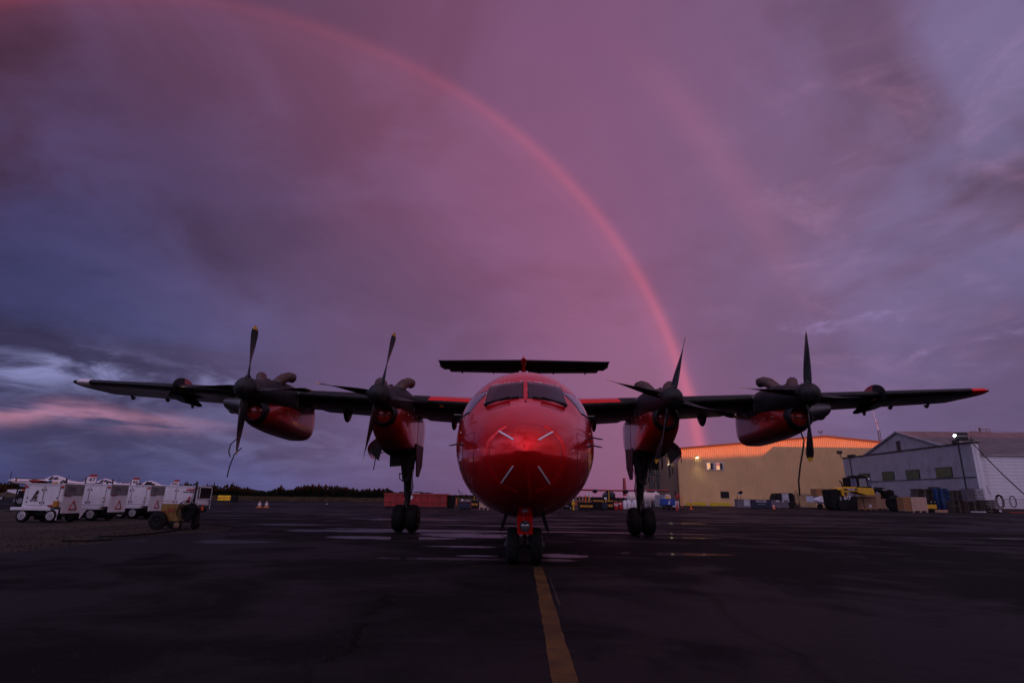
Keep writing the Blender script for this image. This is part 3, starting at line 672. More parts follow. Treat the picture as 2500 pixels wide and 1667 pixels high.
for s in (-1, 1):
    X = s*3.585
    lg = MB()
    lg.tube([(X,8.05,2.35),(X,8.20,1.75),(X,8.33,1.20),(X,8.36,1.0)], [.15,.125,.105,.10], 16)
    lg = lg.build('main_gear_leg', 'dark_metal', air, smooth=50)
    MB().tube([(X,8.36,1.02),(X,8.38,.42)], .062, 16).build('oleo_piston', 'steel', lg, smooth=60)
    MB().tube([(X-.24,8.38,.40),(X+.24,8.38,.40)], .055, 12).build('axle', 'dark_metal', lg, smooth=60)
    g = MB(); g.tube([(X,8.22,.98),(X,8.02,.78),(X,8.26,.56)], [.035,.045,.035], 8); g.build('torque_link', 'dark_metal', lg)
    g = MB(); g.tube([(X,8.2,1.6),(X,9.1,2.35)], .05, 10); g.tube([(X,8.28,1.3),(X-s*.02,7.2,2.3)], .04, 10); g.build('drag_brace', 'dark_metal', lg)
    g = MB(); rr = random.Random(5+s)
    for k in range(4):
        q = -s*(.07+.02*k); g.tube([(X+q,8.1,2.2),(X+q*1.6,8.14,1.9),(X+q*1.2,8.2,1.6),(X+q*1.5,8.25,1.3),(X+q,8.25,1.05),(X+q*.8,8.2,.75),(X+q*.5,8.32,.5)], .011, 6)
    g.tube([(X+s*.14,8.1,1.72),(X+s*.22,8.05,1.66),(X+s*.20,8.05,1.55),(X+s*.12,8.1,1.48),(X+s*.05,8.2,1.47)], .013, 6)
    g.build('hydraulic_hoses', 'black', lg)['kind'] = 'stuff'
    MB().lathe((X+s*.20,8.02,1.70), (0,-1,0), [(-.01,.03),(.01,.03)], 12).build('hose_coupling', 'steel', lg)
    # tapering trunnion plates between the nacelle and the leg
    MB().prism([(X-.27,2.32),(X+.27,2.32),(X+.20,1.95),(X+.09,1.45),(X-.09,1.45),(X-.17,1.95)], .30, 1, 7.92).build('gear_trunnion', 'black_cowl', lg, bevel=.03)
    # doors: plate fixed along the inner side, big curved door outboard, small square door
    MB().prism([(7.85,2.6),(9.2,2.6),(9.1,1.98),(8.6,1.62),(8.2,1.62)], .03, 0, X-s*.26, Matrix()).build('gear_door', 'black_cowl', lg, bevel=.006)
    od = MB(); rs = []
    for k in range(7):
        t = k/6; x = s*(4.20+.36*sin(t*pi*.75)); z = 2.72-.62*t+.03*sin(t*pi)
        rs.append([(x, 6.95+.35*t*t*.6, z), (x+s*.02, 6.95+.35*t*t*.6, z+.005), (x+s*.02, 8.3-.10*t, z+.005), (x, 8.3-.10*t, z)])
    od.rings(rs).build('gear_door', 'red_cowl', lg, smooth=40)
    MB().prism([(s*4.50,2.28),(s*4.20,2.50),(s*4.14,2.34),(s*4.22,2.02)], .03, 1, 6.98).build('gear_door_web', 'black_cowl', lg)
    MB().prism([(s*4.00,2.22),(s*3.64,2.13),(s*3.66,1.90),(s*3.985,1.875)], .025, 1, 7.45).build('gear_door', 'black_cowl', lg, bevel=.004)
    g = MB(); g.tube([(s*4.0,7.46,2.2),(s*3.93,7.5,2.32)], .012, 6); g.tube([(s*3.7,7.46,2.12),(s*3.72,7.5,2.3)], .012, 6); g.tube([(s*4.28,7.2,2.22),(s*3.95,7.4,2.42)], .014, 6); g.build('door_link', 'dark_metal', lg)
    for q in (-.205, .205): wheel((X+q,8.38,.398), .398, .36, lg, 'main_wheel')
    # dark well mouth under the nacelle
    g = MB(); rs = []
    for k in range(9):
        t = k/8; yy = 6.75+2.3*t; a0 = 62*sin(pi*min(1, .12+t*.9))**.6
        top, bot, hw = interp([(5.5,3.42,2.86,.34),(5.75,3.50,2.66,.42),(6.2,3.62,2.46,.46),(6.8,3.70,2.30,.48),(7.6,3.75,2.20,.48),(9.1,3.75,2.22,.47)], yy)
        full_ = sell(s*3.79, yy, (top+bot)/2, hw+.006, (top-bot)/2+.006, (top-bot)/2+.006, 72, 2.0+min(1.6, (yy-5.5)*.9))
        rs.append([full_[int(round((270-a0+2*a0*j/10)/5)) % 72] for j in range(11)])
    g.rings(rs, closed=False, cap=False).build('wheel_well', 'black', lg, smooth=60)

# nose gear -----------------------------------------------------------
ng = MB().tube([(0,.05,.95),(0,0,.66)], .065, 14).build('nose_gear_leg', 'dark_metal', air)
MB().tube([(0,.0,.72),(0,-.02,.42)], .03, 14).build('oleo_piston', 'steel', ng)
MB().tube([(-.27,0,.285),(.27,0,.285)], .03, 10).build('axle', 'dark_metal', ng)
g = MB(); g.box((0,0,.36), (.12,.10,.14), taper=.7); g.tube([(0,-.05,.45),(0,-.16,.36),(0,-.04,.30)], .022, 8); g.box((-.0,-.10,.33),(.16,.03,.035)); g.build('fork', 'dark_metal', ng)
pl = MB().prism([(-.128,.83),(.128,.83),(.13,.468),(-.116,.466)], .02, 1, -.21).build('landing_light_plate', 'red_paint', ng, bevel=.005)
MB().lathe((.008,-.21,.592), (0,-1,0), [(0,.088),(.012,.088),(.018,.080),(.010,.074)], 30).build('light_ring', 'grey_skin', pl)
MB().lathe((.008,-.212,.592), (0,-1,0), [(0,.074),(.008,.070),(.022,.045),(.030,.01)], 28).build('landing_light', 'lens', pl, smooth=60)
for x, z in ((-.115,.62),(-.115,.57),(.118,.62),(-.108,.49),(.02,.488),(.045,.488),(-.122,.70)): MB().lathe((x,-.211,z), (0,-1,0), [(0,.006),(.004,.005)], 6).build('screw', 'steel', pl)
g = MB(); g.tube([(-.02,-.225,.74),(-.022,-.24,.70),(-.01,-.24,.672),(.025,-.225,.67)], .006, 6); g.build('tow_hook', 'steel', pl)
g = MB(); g.tube([(-.09,-.1,.45),(-.10,-.1,.36),(-.07,-.08,.30)], .008, 6); g.tube([(.08,-.1,.46),(.09,-.1,.38)], .012, 6); g.build('hydraulic_hoses', 'dark_metal', ng)['kind'] = 'stuff'
for s in (-1, 1):
    wheel((s*.19,0,.284), .284, .185, ng, 'nose_wheel')
    T = Matrix.Translation((s*.30,-.02,.80)) @ Matrix.Rotation(s*radians(-17), 4, 'Y')
    dr = MB().box((0,.25,-.14), (.045,.62,.34), T=T).build('nose_gear_door', 'black_cowl', ng, bevel=.008)
    g = MB(); g.tube([(s*.26,-.03,.80),(s*.27,-.03,.765),(s*.33,-.03,.775)], .013, 6); g.build('door_link', 'dark_metal', dr)
MB().tube([(-.305,0,.285),(-.32,0,.285)], .045, 14).build('axle_nut', 'steel', ng)
# ------------------------------------------------------------------ buildings
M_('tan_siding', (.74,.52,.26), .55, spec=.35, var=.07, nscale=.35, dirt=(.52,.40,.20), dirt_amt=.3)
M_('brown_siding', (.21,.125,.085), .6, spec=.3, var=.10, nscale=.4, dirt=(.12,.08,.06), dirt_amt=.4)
M_('dark_red_trim', (.05,.007,.008), .5, var=.2)
M_('dark_trim', (.02,.018,.02), .6, var=.2)
M_('lilac_siding', (.30,.28,.31), .55, spec=.3, var=.09, nscale=.5, dirt=(.12,.10,.13), dirt_amt=.4)
M_('hall_roof', (.14,.115,.12), .65, spec=.25, var=.25, nscale=.7, dirt=(.07,.05,.055), dirt_amt=.7)
M_('door_white', (.74,.76,.80), .5, var=.06, nscale=.8, dirt=(.55,.54,.56), dirt_amt=.4)
M_('window_warm', (.9,.6,.3), .5, emit=(1.,.50,.20), estr=.62)
M_('window_rose', (.6,.2,.2), .5, emit=(.7,.14,.14), estr=.5)
M_('window_dark', (.02,.02,.025), .15, spec=.6)
M_('window_olive', (.028,.075,.048), .2, spec=.5)
M_('lamp_glow', (1,1,.8), .4, emit=(1.,.92,.60), estr=14.)
M_('flood_glow', (1,1,1), .4, emit=(.95,.97,1.), estr=40.)
M_('barrier_yellow', (.66,.50,.015), .7, var=.15, dirt=(.2,.15,.03), dirt_amt=.5)
M_('plinth', (.055,.042,.042), .9, var=.2)

def corrugated(a, b, top, pitch, depth, m, name, parent, base=0., sgn=1):
    """ribbed sheet wall between plan points a and b; top(t) gives its height"""
    a, b = Vector((*a, 0)), Vector((*b, 0)); L = (b-a).length; t = (b-a)/L; nrm = Vector((t.y, -t.x, 0))*sgn
    n = int(L/pitch); g = MB(); vs = []
    offs = (0, 0, 1, 1)
    pts = []
    for i in range(n):
        for q, o in ((0, 0), (.55, 0), (.65, 1), (.9, 1)): pts.append((i*pitch+q*pitch, o))
    pts.append((L, 0))
    for d, o in pts: p = a+t*d+nrm*depth*o; vs += [(p.x, p.y, base), (p.x, p.y, top(d/L))]
    g.add(vs, [(2*i, 2*i+2, 2*i+3, 2*i+1) for i in range(len(pts)-1)])
    return g.build(name, m, parent, smooth=0)

# tan hangar, front at y = 108
hg = empty('hangar', (0,0,0), 0, 'large tan corrugated hangar with its upper wall lit orange by the low sun', 'hangar')
RX, LX, FX = 61.1, 31.0, 91.2
ht = lambda t: 10.95+2.85*(1-abs((LX+(FX-LX)*t)-RX)/(RX-LX))
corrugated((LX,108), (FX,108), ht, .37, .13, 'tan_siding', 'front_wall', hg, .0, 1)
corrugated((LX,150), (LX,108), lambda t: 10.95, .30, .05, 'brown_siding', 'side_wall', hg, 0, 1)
MB().add([(LX-.2,107.8,11.0),(RX,107.8,13.88),(RX,150,13.88),(LX-.2,150,11.0),(FX,107.8,11.0),(FX,150,11.0)], [(0,1,2,3),(1,4,5,2)]).build('roof', 'dark_red_trim', hg, smooth=0)
for (x0, z0, x1, z1) in ((LX-.25,10.98,RX,13.86),(RX,13.86,FX+.2,10.98)):
    MB().prism([(x0,z0-.22),(x1,z1-.22),(x1,z1+.16),(x0,z0+.16)], .22, 1, 107.70).build('roof_trim', 'dark_red_trim', hg)
MB().box((LX-.02,107.9,5.4), (.16,.16,10.8)).build('corner_trim', 'brown_siding', hg)
MB().cyl((31.9,107.85,10.6), (31.9,107.85,8.2), .05).build('downpipe', 'dark_red_trim', hg)
MB().cyl((30.95,107.75,8.0), (30.95,107.75,.1), .07).build('downpipe', 'dark_red_trim', hg)
for x, mm in ((37.55,'window_warm'),(39.42,'window_warm')):
    w = MB().box((x,107.9,7.6), (1.62,.14,1.50)).build('window', 'white_paint', hg, bevel=.02)
    MB().box((x-.34,107.82,7.62), (.62,.03,1.26)).build('lit_pane', mm, w)
    MB().box((x+.27,107.82,7.62), (.46,.035,1.26)).build('dark_pane', 'window_dark', w)
    MB().box((x+.60,107.82,7.62), (.12,.035,1.26)).build('side_pane', 'glass_side', w)
    if x > 39: MB().box((x-.34,107.79,7.98), (.60,.03,.50)).build('blind', 'window_rose', w)
    else: MB().lathe((x-.15,107.79,7.12), (0,-1,0), [(0,.13),(.04,.12)], 10).build('dark_object', 'black', w)
w = MB().box((40.0,107.9,2.15), (1.62,.16,1.25)).build('window', 'dark_trim', hg, bevel=.02)
MB().box((40.0,107.80,2.15), (1.36,.04,.96)).build('pane', 'window_dark', w)
# wall lamp, lit
wl = MB().box((35.0,107.75,9.55), (.45,.35,.22), taper=.7).build('wall_lamp', 'dark_trim', hg)
MB().lathe((35.0,107.62,9.36), (0,-.3,-1), [(0,.17),(.05,.19),(.12,.12),(.15,.02)], 14).build('bulb', 'lamp_glow', wl)
def lamp(name, loc, e, c, r=.12, parent=None, spot=None, rot=None):
    l = bpy.data.lights.new(name, 'SPOT' if spot else 'POINT'); l.energy = e; l.color = c; l.shadow_soft_size = r
    if spot: l.spot_size = radians(spot); l.spot_blend = .6
    o = bpy.data.objects.new(name, l); col.objects.link(o); o.location = loc; o.parent = parent
    if rot: o.rotation_euler = rot
    return o
lamp('lamp_light', (35.0,106.9,9.15), 170, (1,.86,.42), .15, wl, 120, (radians(-22),0,0))
lamp('lamp_light', (30.35,110.5,9.9), 90, (1,.9,.45), .12, hg, 110, (0,radians(-18),0))
MB().box((30.75,110.5,10.1), (.4,.35,.2)).build('wall_lamp', 'dark_trim', hg)
# rooftop horn lamp and vents
g = MB(); g.cyl((60.4,108.2,13.8), (60.4,108.2,14.6), .04); g.cyl((60.15,108.2,14.55),(60.4,108.2,14.45),.05); g.cyl((60.65,108.2,14.55),(60.4,108.2,14.45),.05)
g.box((60.1,108.2,14.75),(.18,.18,.4)); g.box((60.7,108.2,14.75),(.18,.18,.4)); g.build('roof_beacon', 'dark_trim', hg)
MB().box((48.,108.4,12.75), (2.6,.5,.3)).build('roof_vent', 'white_paint', hg)
# stairs, platform and doors on the side wall
st = empty('steel_stairs', (0,0,0), 0, 'dark green steel stairs with a landing against the side wall of the tan hangar', 'stairs')
M_('stair_steel', (.020,.028,.026), .6)
X0, YS = 29.6, 118.
def fx(u, y): return gx(u, y)
sy = 104.
xa, xb, xc = gx(1588, sy), gx(1612, sy), gx(1600, sy)
zl = 5.6
for x in (xa+.35, xb): 
    for y in (sy, sy+1.6): MB().cyl((x,y,0), (x,y,zl+1.1), .09, n=8).build('post', 'stair_steel', st)
MB().box(((xa+xb)/2+.2, sy+.8, zl), (xb-xa, 1.8, .16)).build('landing', 'stair_steel', st)
for y in (sy, sy+1.6):
    for z in (zl+.55, zl+1.1): MB().cyl((xa+.3,y,z), (xb,y,z), .035, n=6).build('rail', 'stair_steel', st)
MB().box((xa+.5, sy-.1, zl+.6), (.75,.06,1.05)).build('rail_panel', 'stair_steel', st)
for i in range(15):
    t = i/14; MB().box((xc+.1, sy-.2-2.8*(1-t), .35+t*(zl-.4)), (1.15,.25,.05)).build('tread', 'stair_steel', st)
for dxx in (-.95, .35):
    MB().tube([(xc+.1+dxx,sy-3.1,.1),(xc+.1+dxx*.85,sy-.1,zl)], .07, 6).build('stringer', 'stair_steel', st)
    MB().tube([(xc+.1+dxx,sy-3.1,1.1),(xc+.1+dxx*.85,sy-.1,zl+1.)], .04, 6).build('handrail', 'stair_steel', st)
MB().tube([(xa-.4,sy+1.6,.1),(xb+.1,sy+1.6,zl)], .06, 6).build('brace', 'stair_steel', st); MB().tube([(xb+.4,sy+1.6,.1),(xa+.6,sy+1.6,zl)], .06, 6).build('brace', 'stair_steel', st)
d = MB().box((30.88,106+8,6.9), (.1,1.4,2.3)).build('door', 'dark_trim', hg); MB().box((30.84,114,8.15), (.25,1.7,.12)).build('door_canopy', 'white_paint', d)
lamp('door_light', (30.6,114,8.4), 40, (1,.92,.5), .1, hg)
MB().box((30.84,111.3,6.9), (.12,.7,1.3)).build('wall_bracket', 'dark_trim', hg)
d = MB().box((30.88,126,1.5), (.1,5.,3.)).build('side_door', 'lilac_siding', hg)
MB().box((30.86,110.3,2.4), (.1,.25,.9)).build('wall_box', 'dark_trim', hg)
# apron kerb and yellow barriers in front of the hangar
sheet('service_road', [(30.5,96),(95,96),(95,107.9),(30.5,107.9)], .02, 'plinth')
bar0 = None
for i, (u0, u1, lab) in enumerate(((1674,1721,'yellow concrete barrier at the left end of the tan hangar wall'),(1732,1780,'yellow concrete barrier below the small dark ground-floor window'),(1795,1836,'yellow concrete barrier partly hidden by the brown bin'))):
    yb = 106.; xa_, xb_ = gx(u0, yb), gx(u1, yb); L = xb_-xa_
    def barmesh(L):
        return MB().prism([(0,.0),(L*.32,0),(L*.35,.12),(L*.72,.12),(L*.75,0),(L,0),(L-.08,.62),(.08,.62)], .42, 1, 0)
    o = barmesh(L).build('concrete_barrier', 'barrier_yellow', None, (xa_, yb-.6, .024), bevel=.03)
    tag(o, lab, 'barrier', 'yellow barriers along the tan hangar wall')

# lilac building: long side faces the apron, big gabled hall behind
an = empty('workshop_building', (0,0,0), 0, 'lilac-grey corrugated workshop with four olive windows and a big gabled hall behind', 'building')
AX, AY0, AY1, AH = 60., 68.85, 100.6, 8.95
corrugated((AX,AY1), (AX,AY0), lambda t: AH, .30, .04, 'lilac_siding', 'side_wall', an, 0, 1)
MB().span((AX+.05,AY0+.02,0),(AX+.95,AY0+.5,AH)).build('end_wall', 'door_white', an)
MB().span((AX+.3,AY0+.5,0),(AX+.96,AY1-.05,AH-.1)).build('inner_wall', 'lilac_siding', an)
MB().span((AX-.12,AY0-.08,AH-.06),(AX+1.1,AY1+.1,AH+.14)).build('roof_edge', 'dark_trim', an)
MB().box((AX+.42,AY0-.02,AH/2), (.06,.06,AH)).build('corner_flashing', 'white_paint', an)
MB().box((AX-.06,(AY0+AY1)/2,4.50), (.06,AY1-AY0-.1,.10)).build('girt_line', 'dark_trim', an)
for y, z1 in ((70.98,AH),(98.05,AH)): MB().cyl((AX-.10,y,.1), (AX-.10,y,z1), .085, n=10).build('downpipe', 'dark_trim', an)
for y0, y1, z0, z1 in ((92.7,96.1,4.7,5.95),(85.97,89.2,4.67,5.98),(79.9,83.0,4.63,6.0),(73.04,76.34,4.64,6.04)):
    w = MB().span((AX-.10,y0,z0),(AX+.02,y1,z1)).build('window', 'dark_trim', an)
    MB().span((AX-.13,y0+.12,z0+.03),(AX-.08,y1-.06,z1-.12)).build('pane', 'window_olive', w)
HX, RY, RZ = 61., 85.2, 12.2
prof = lambda y: RZ-.312*abs(y-RY)
g = MB(); g.prism([(69.6,0),(101.,0),(101.,prof(101.)),(RY,RZ),(69.6,prof(69.6))], .2, 0, HX); g.build('gable_wall', 'lilac_siding', an, smooth=0)
corrugated((HX-.01,100.9), (HX-.01,69.7), lambda t: prof(100.9-31.2*t)-.02, .30, .04, 'lilac_siding', 'gable_sheeting', an, 7.5, 1)
rf = MB().add([(HX-.3,RY,RZ+.1),(150,RY,RZ+.1),(150,69.3,prof(69.3)+.1),(HX-.3,69.3,prof(69.3)+.1),(HX-.3,101.2,prof(101.2)+.1),(150,101.2,prof(101.2)+.1)], [(0,1,2,3),(0,4,5,1)]).build('roof', 'hall_roof', an, smooth=0)
for i in range(60):
    x = HX+.9+i*1.5
    g = MB().add([(x,RY,RZ+.14),(x+.08,RY,RZ+.14),(x+.08,69.3,prof(69.3)+.14),(x,69.3,prof(69.3)+.14)], [(0,1,2,3)]); g.build('roof_seam', 'hall_roof', rf, smooth=0)
for ya, yb_ in ((69.3,RY),(RY,101.2)):
    MB().add([(HX-.32,ya,prof(ya)+.12),(HX-.32,yb_,prof(yb_)+.12),(HX-.32,yb_,prof(yb_)-.14),(HX-.32,ya,prof(ya)-.14),(HX-.05,ya,prof(ya)+.12),(HX-.05,yb_,prof(yb_)+.12)], [(0,1,2,3),(0,1,5,4)]).build('verge_board', 'lilac_siding', an, smooth=0)
MB().span((HX-.1,84.9,9.1),(HX+.02,85.8,10.75)).build('gable_vent', 'dark_trim', an)
# front wall of the hall: white horizontal boards
bd0 = MB().prism([(0,0),(.0,.405),(-.02,.43),(-.05,.42),(-.055,.02),(-.03,0)], 60, 0, 0).build('board', 'door_white', an, (61.0,69.6,.35), smooth=0)
for i in range(1, 16):
    o = bd0.copy(); col.objects.link(o); o.location = (61.0, 69.6, .35+i*.445)
MB().span((61.0,69.62,0),(121,69.9,7.45)).build('wall_backing', 'dark_trim', an)
MB().span((61.0,69.45,-.0),(121,69.62,.35)).build('wall_base', 'plinth', an)
fl = empty('floodlight_rack', (0,0,0), 0, 'rack with a dark floodlight on the near roof corner of the lilac workshop', 'floodlight')
g = MB(); g.box((58.9,AY0-.0,AH+.36),(3.2,.16,.14)); g.build('rack_bar', 'dark_trim', fl)
for x in (58.4,59.2,60.2): MB().cyl((x,AY0,AH+.1),(x,AY0,AH+.85),.05,n=8).build('rack_post','dark_trim',fl)
hd = MB().box((gx(2376,AY0),AY0-.1,gz(2376,1065,AY0)),(1.45,.5,.95)).build('lamp_housing','dark_trim',fl,bevel=.04)
MB().box((gx(2376,AY0),AY0-.37,gz(2376,1065,AY0)),(1.25,.03,.10)).build('reflection_bar','steel',hd)  # steel bar stands in for the reflected line across the dark housing
fs = empty('floodlight', (gx(2358,AY0),AY0-.2,gz(2358,1064,AY0)), 0, 'brightly lit white floodlight on the roof corner of the lilac workshop', 'floodlight')
MB().lathe((0,0,0),(-.5,-1,-.1),[(-.2,.10),(0,.16),(.03,.15)],14).build('housing','dark_trim',fs)
MB().lathe((-.02,-.04,0),(-.5,-1,-.1),[(0,.15),(.05,.12),(.08,.01)],14).build('lens','flood_glow',fs)
MB().cyl((0.05,.1,-.1),(.2,.15,-.75),.05,n=8).build('arm','dark_trim',fs)
lamp('flood_light', (-.25,-.5,-.05), 8, (.95,.97,1), .15, fs)
o = empty('corner_floodlight', (AX-.1,100.9,AH+.1), 0, 'small dark floodlight on the far left roof corner of the lilac workshop', 'floodlight')
MB().cyl((0,0,0),(-.15,-.1,.7),.06,n=8).build('post','dark_trim',o); MB().box((-.3,-.2,1.0),(.8,.5,.6)).build('housing','dark_trim',o,bevel=.03)
o = MB().box((AX,97.6,AH+.3),(.7,1.5,.35)).build('roof_unit','dark_trim',None,smooth=0); tag(o,'low dark unit on the roof edge near the left end of the lilac workshop','vent')
o = MB().box((AX-.1,71.4,AH+.32),(.5,.7,.4)).build('junction_box','dark_trim',None,smooth=0); tag(o,'dark box on the roof edge above the thick downpipe','junction box')
ya = AY0-.2
c0 = Vector((60.1,AY0-.1,AH+.05)); d = look(2540,1240); yend = 62.; c1 = CAM+d*((yend-CAM.y)/d.y)
o = MB().tube([c0.lerp(c1,t)+Vector((0,0,-.35*sin(pi*t))) for t in [i/10 for i in range(11)]], .07, 8).build('power_cable','dark_trim'); tag(o,'thick black cable slanting down across the white boarded wall','cable')
o = MB().tube([(gx(2412,69.),69.3,4.4),(gx(2426,69.),69.2,2.2)], .03, 6).build('thin_cable','dark_trim'); tag(o,'thin dark cord hanging on the white boarded wall','cable')
# radio mast and utility pole behind the hall
ms = empty('radio_mast', (gx(2172,125),125,0), 0, 'thin red and white radio mast rising behind the gable', 'mast')
zt = gz(2163,1004,125); zb = gz(2172,1050,125)
for q in ((-.25,0),(.25,0),(0,.3)): MB().tube([(q[0],q[1],0),(q[0],q[1],zb)], .06, 5).build('leg','dark_red_trim',ms)
g = MB(); 
for i in range(24): z = zb*i/24; g.tube([(-.25,0,z),(.25,0,z+zb/24)], .03, 4)
g.build('lattice','dark_trim',ms)['kind'] = 'stuff'
MB().tube([(0,.1,zb),(-.55,.1,zt)], [.07,.03], 6).build('antenna','white_paint',ms); MB().box((-.15,0,zb+1.6),(.8,.1,.1)).build('dipole','dark_red_trim',ms)
up_ = empty('utility_pole', (gx(2427,140),140,0), 0, 'utility pole with cross arms showing above the far roof ridge', 'utility pole')
zt = gz(2427,1044,140)
MB().cyl((0,0,0),(0,0,zt),.18,n=8).build('pole','dark_trim',up_); MB().box((1.2,0,zt-.4),(2.6,.15,.15)).build('cross_arm','dark_trim',up_); MB().box((-.0,0,zt-1.1),(5.2,.15,.15)).build('cross_arm','dark_trim',up_)
for x in (-2.3,-1.4,1.6,2.4): MB().cyl((x,0,zt-1.0),(x,0,zt-.75),.07,n=6).build('insulator','dark_trim',up_)
for i, z in enumerate((.3, .9)):
    o = MB().tube([(gx(2430,140),140,zt-.35-z),(gx(2700,150),150,zt-.2-z)], .025, 4).build('power_line','dark_trim'); tag(o,('upper' if i==0 else 'lower')+' overhead wire running right from the utility pole','wire')

# hangars behind the photographer: their long shadow keeps the apron out of the last sun
M_('far_siding', (.14,.12,.12), .7, var=.2, nscale=.3)
for i, (x0, x1, h, lab) in enumerate(((8,58,15.0,'wide grey hangar behind the viewpoint nearest the guide line'),(59,112,15.3,'grey hangar behind the viewpoint, second from the guide line'),(113.5,139.5,14.95,'narrow grey hangar behind the viewpoint with the lowest roof'),(140.3,168,15.9,'tall grey hangar behind the viewpoint, second from the right'),(169,245,16.4,'long grey hangar behind the viewpoint, farthest right'))):
    hb = empty('rear_hangar', (x0,-120,0), 0, lab, 'hangar', 'hangars behind the viewpoint')
    MB().span((0,0,0),(x1-x0,30,h-.35)).build('wall','far_siding',hb,smooth=0); MB().span((-.3,-.3,h-.35),(x1-x0+.3,30.3,h)).build('roof','dark_trim',hb,smooth=0)
    for k in range(4):
        w0 = (x1-x0)/4; dd = MB().span((k*w0+1.,30.0,0),(k*w0+w0-.6,30.12,8.6)).build('sliding_door','lilac_siding',hb,smooth=0)

# ------------------------------------------------------------------ trees
M_('spruce', (.011,.014,.009), .9, spec=.05, var=.5, nscale=.4)
M_('spruce_brown_lit', (.030,.016,.011), .9, spec=.05, var=.5, nscale=.4)  # brown copy of the spruce, warm sunlit treetop tone put into its colour
M_('trunk', (.035,.028,.022), .9)
def conifer(h, seed, bushy):
    r = random.Random(seed); vs = []; fs = []
    n = int(150+h*22)
    for i in range(n):
        t = r.random()**.8; z = h*(.10+.90*t); R = (h*(.17 if bushy else .12)*(1-t)**(.75 if bushy else .9)+.10)*(.55+.6*r.random())
        R *= .75+.35*sin(z*2.3+seed)
        a = r.random()*2*pi; L = R; w = .14+.30*(1-t)*(.5+r.random())
        o = len(vs); ca, sa = cos(a), sin(a); dz = -.25*L
        vs += [(ca*L*.1-sa*w*.5, sa*L*.1+ca*w*.5, z+.15), (ca*L*.1+sa*w*.5, sa*L*.1-ca*w*.5, z+.10), (ca*L+sa*w*.35, sa*L-ca*w*.35, z+dz), (ca*L*1.1, sa*L*1.1, z+dz-.1), (ca*L-sa*w*.4, sa*L+ca*w*.4, z+dz+.1)]
        fs += [(o, o+1, o+2, o+3, o+4)]
    g = MB(); g.v = vs; g.f = fs; return g
PROTO = []
for i, (h, bu) in enumerate(((9,0),(11,0),(12.5,0),(8,1),(10,1),(7,1),(13.5,0))):
    for m_ in ('spruce', 'spruce_brown_lit'):
        c_ = conifer(h, 40+i, bu).build('crown', m_, smooth=0); t_ = MB().cyl((0,0,0),(0,0,h*.9),.13,.03,n=6,cap=False).build('trunk','trunk')
        PROTO.append((h, m_, c_.data, t_.data)); bpy.data.objects.remove(c_); bpy.data.objects.remove(t_)
# skyline of the forest edge: photo column, row of the tree top
SKY = [(0,1176),(20,1168),(45,1186),(70,1196),(100,1190),(150,1192),(250,1196),(330,1190),(400,1186),(432,1183),(449,1174),(470,1186),(500,1181),(517,1178),(530,1188),(551,1182),(563,1177),(573,1184),(600,1188),(609,1193),(620,1199),(645,1200),(663,1195),(683,1183),(690,1191),(701,1195),(720,1186),(732,1184),(744,1182),(757,1181),(775,1181),(800,1183),(820,1184),(845,1187),(862,1192),(880,1192),(900,1193),(925,1191),(945,1191),(960,1200),(980,1204),(1010,1205),(1060,1206),(1110,1207),(1160,1206),(1250,1207),(1330,1209),(1400,1211),(1440,1212),(1500,1214),(1560,1214),(1620,1212)]
def skyline(u):
    for (a, va), (b_, vb) in zip(SKY, SKY[1:]):
        if a <= u <= b_: return va+(vb-va)*(u-a)/(b_-a)
    return 1200
def hz(u): return 833.5+FPX*(_F.z+(u-1250)/FPX*_R2.z)/_U2.z
def forest_y(u): return 330 if u < 620 else (300 if u < 960 else 560)
rt = random.Random(21); ntree = 0
us = [u for u, v in SKY]+[rt.uniform(0, 960) for _ in range(170)]+[rt.uniform(960,1600) for _ in range(40)]
for i, u in enumerate(us):
    y = forest_y(u)+rt.uniform(-6, 30)*(1 if i >= len(SKY) else .3); v = skyline(u)
    H = gz(u, v, y)*(1.06 if i < len(SKY) else rt.uniform(.78, 1.04))
    if H < 2: continue
    brown = 700 < u < 880 and rt.random() < .55 or rt.random() < .12  # sunlit stretch of the treetops takes the brown copy, a few others at random
    c = [p for p in PROTO if (p[1] == 'spruce_brown_lit') == bool(brown)]; h, m_, cm, tm = rt.choice(c); s = H/h
    t = empty('spruce_tree', (gx(u, y), y, 0), rt.random()*6, None, 'tree', 'conifers along the far forest edge'); t.scale = (s*rt.uniform(.8,1.15),)*2+(s,)
    t['label'] = ('brownish sunlit-toned' if brown else 'dark green')+' spruce in the conifer belt beyond the grass'
    o = bpy.data.objects.new('crown', cm); col.objects.link(o); o.parent = t; o = bpy.data.objects.new('trunk', tm); col.objects.link(o); o.parent = t
# the wood behind them that reads as one mass
g = MB(); rf_ = random.Random(4)
for k in range(9000):
    u = rf_.uniform(-60, 1660); y = forest_y(u)+rf_.uniform(10, 60); top = gz(u, skyline(max(0,min(1600,u))), y)*rf_.uniform(.60,.95); x = gx(u, y); z = top*rf_.random()**.6; w = .5+.8*rf_.random(); a = rf_.random()*6
    g.add([(x-w*cos(a), y-w*sin(a), z-.9), (x+w*cos(a), y+w*sin(a), z-.7), (x, y, z+w*.9)], [(0,1,2)])
o = g.build('forest', 'spruce', smooth=0); tag(o, kind='stuff')
g = MB()
for u0 in range(-60, 1660, 20):
    y = forest_y(u0+10)+45; x0, x1 = gx(u0, y), gx(u0+20.5, y); h0 = max(1.5, gz(u0, skyline(max(0,min(1600,u0))), y)*.62); h1 = max(1.5, gz(u0+20, skyline(max(0,min(1600,u0+20))), y)*.62)
    g.add([(x0,y,0),(x1,y,0),(x1,y+25,h1),(x0,y+25,h0)], [(0,1,2,3)])
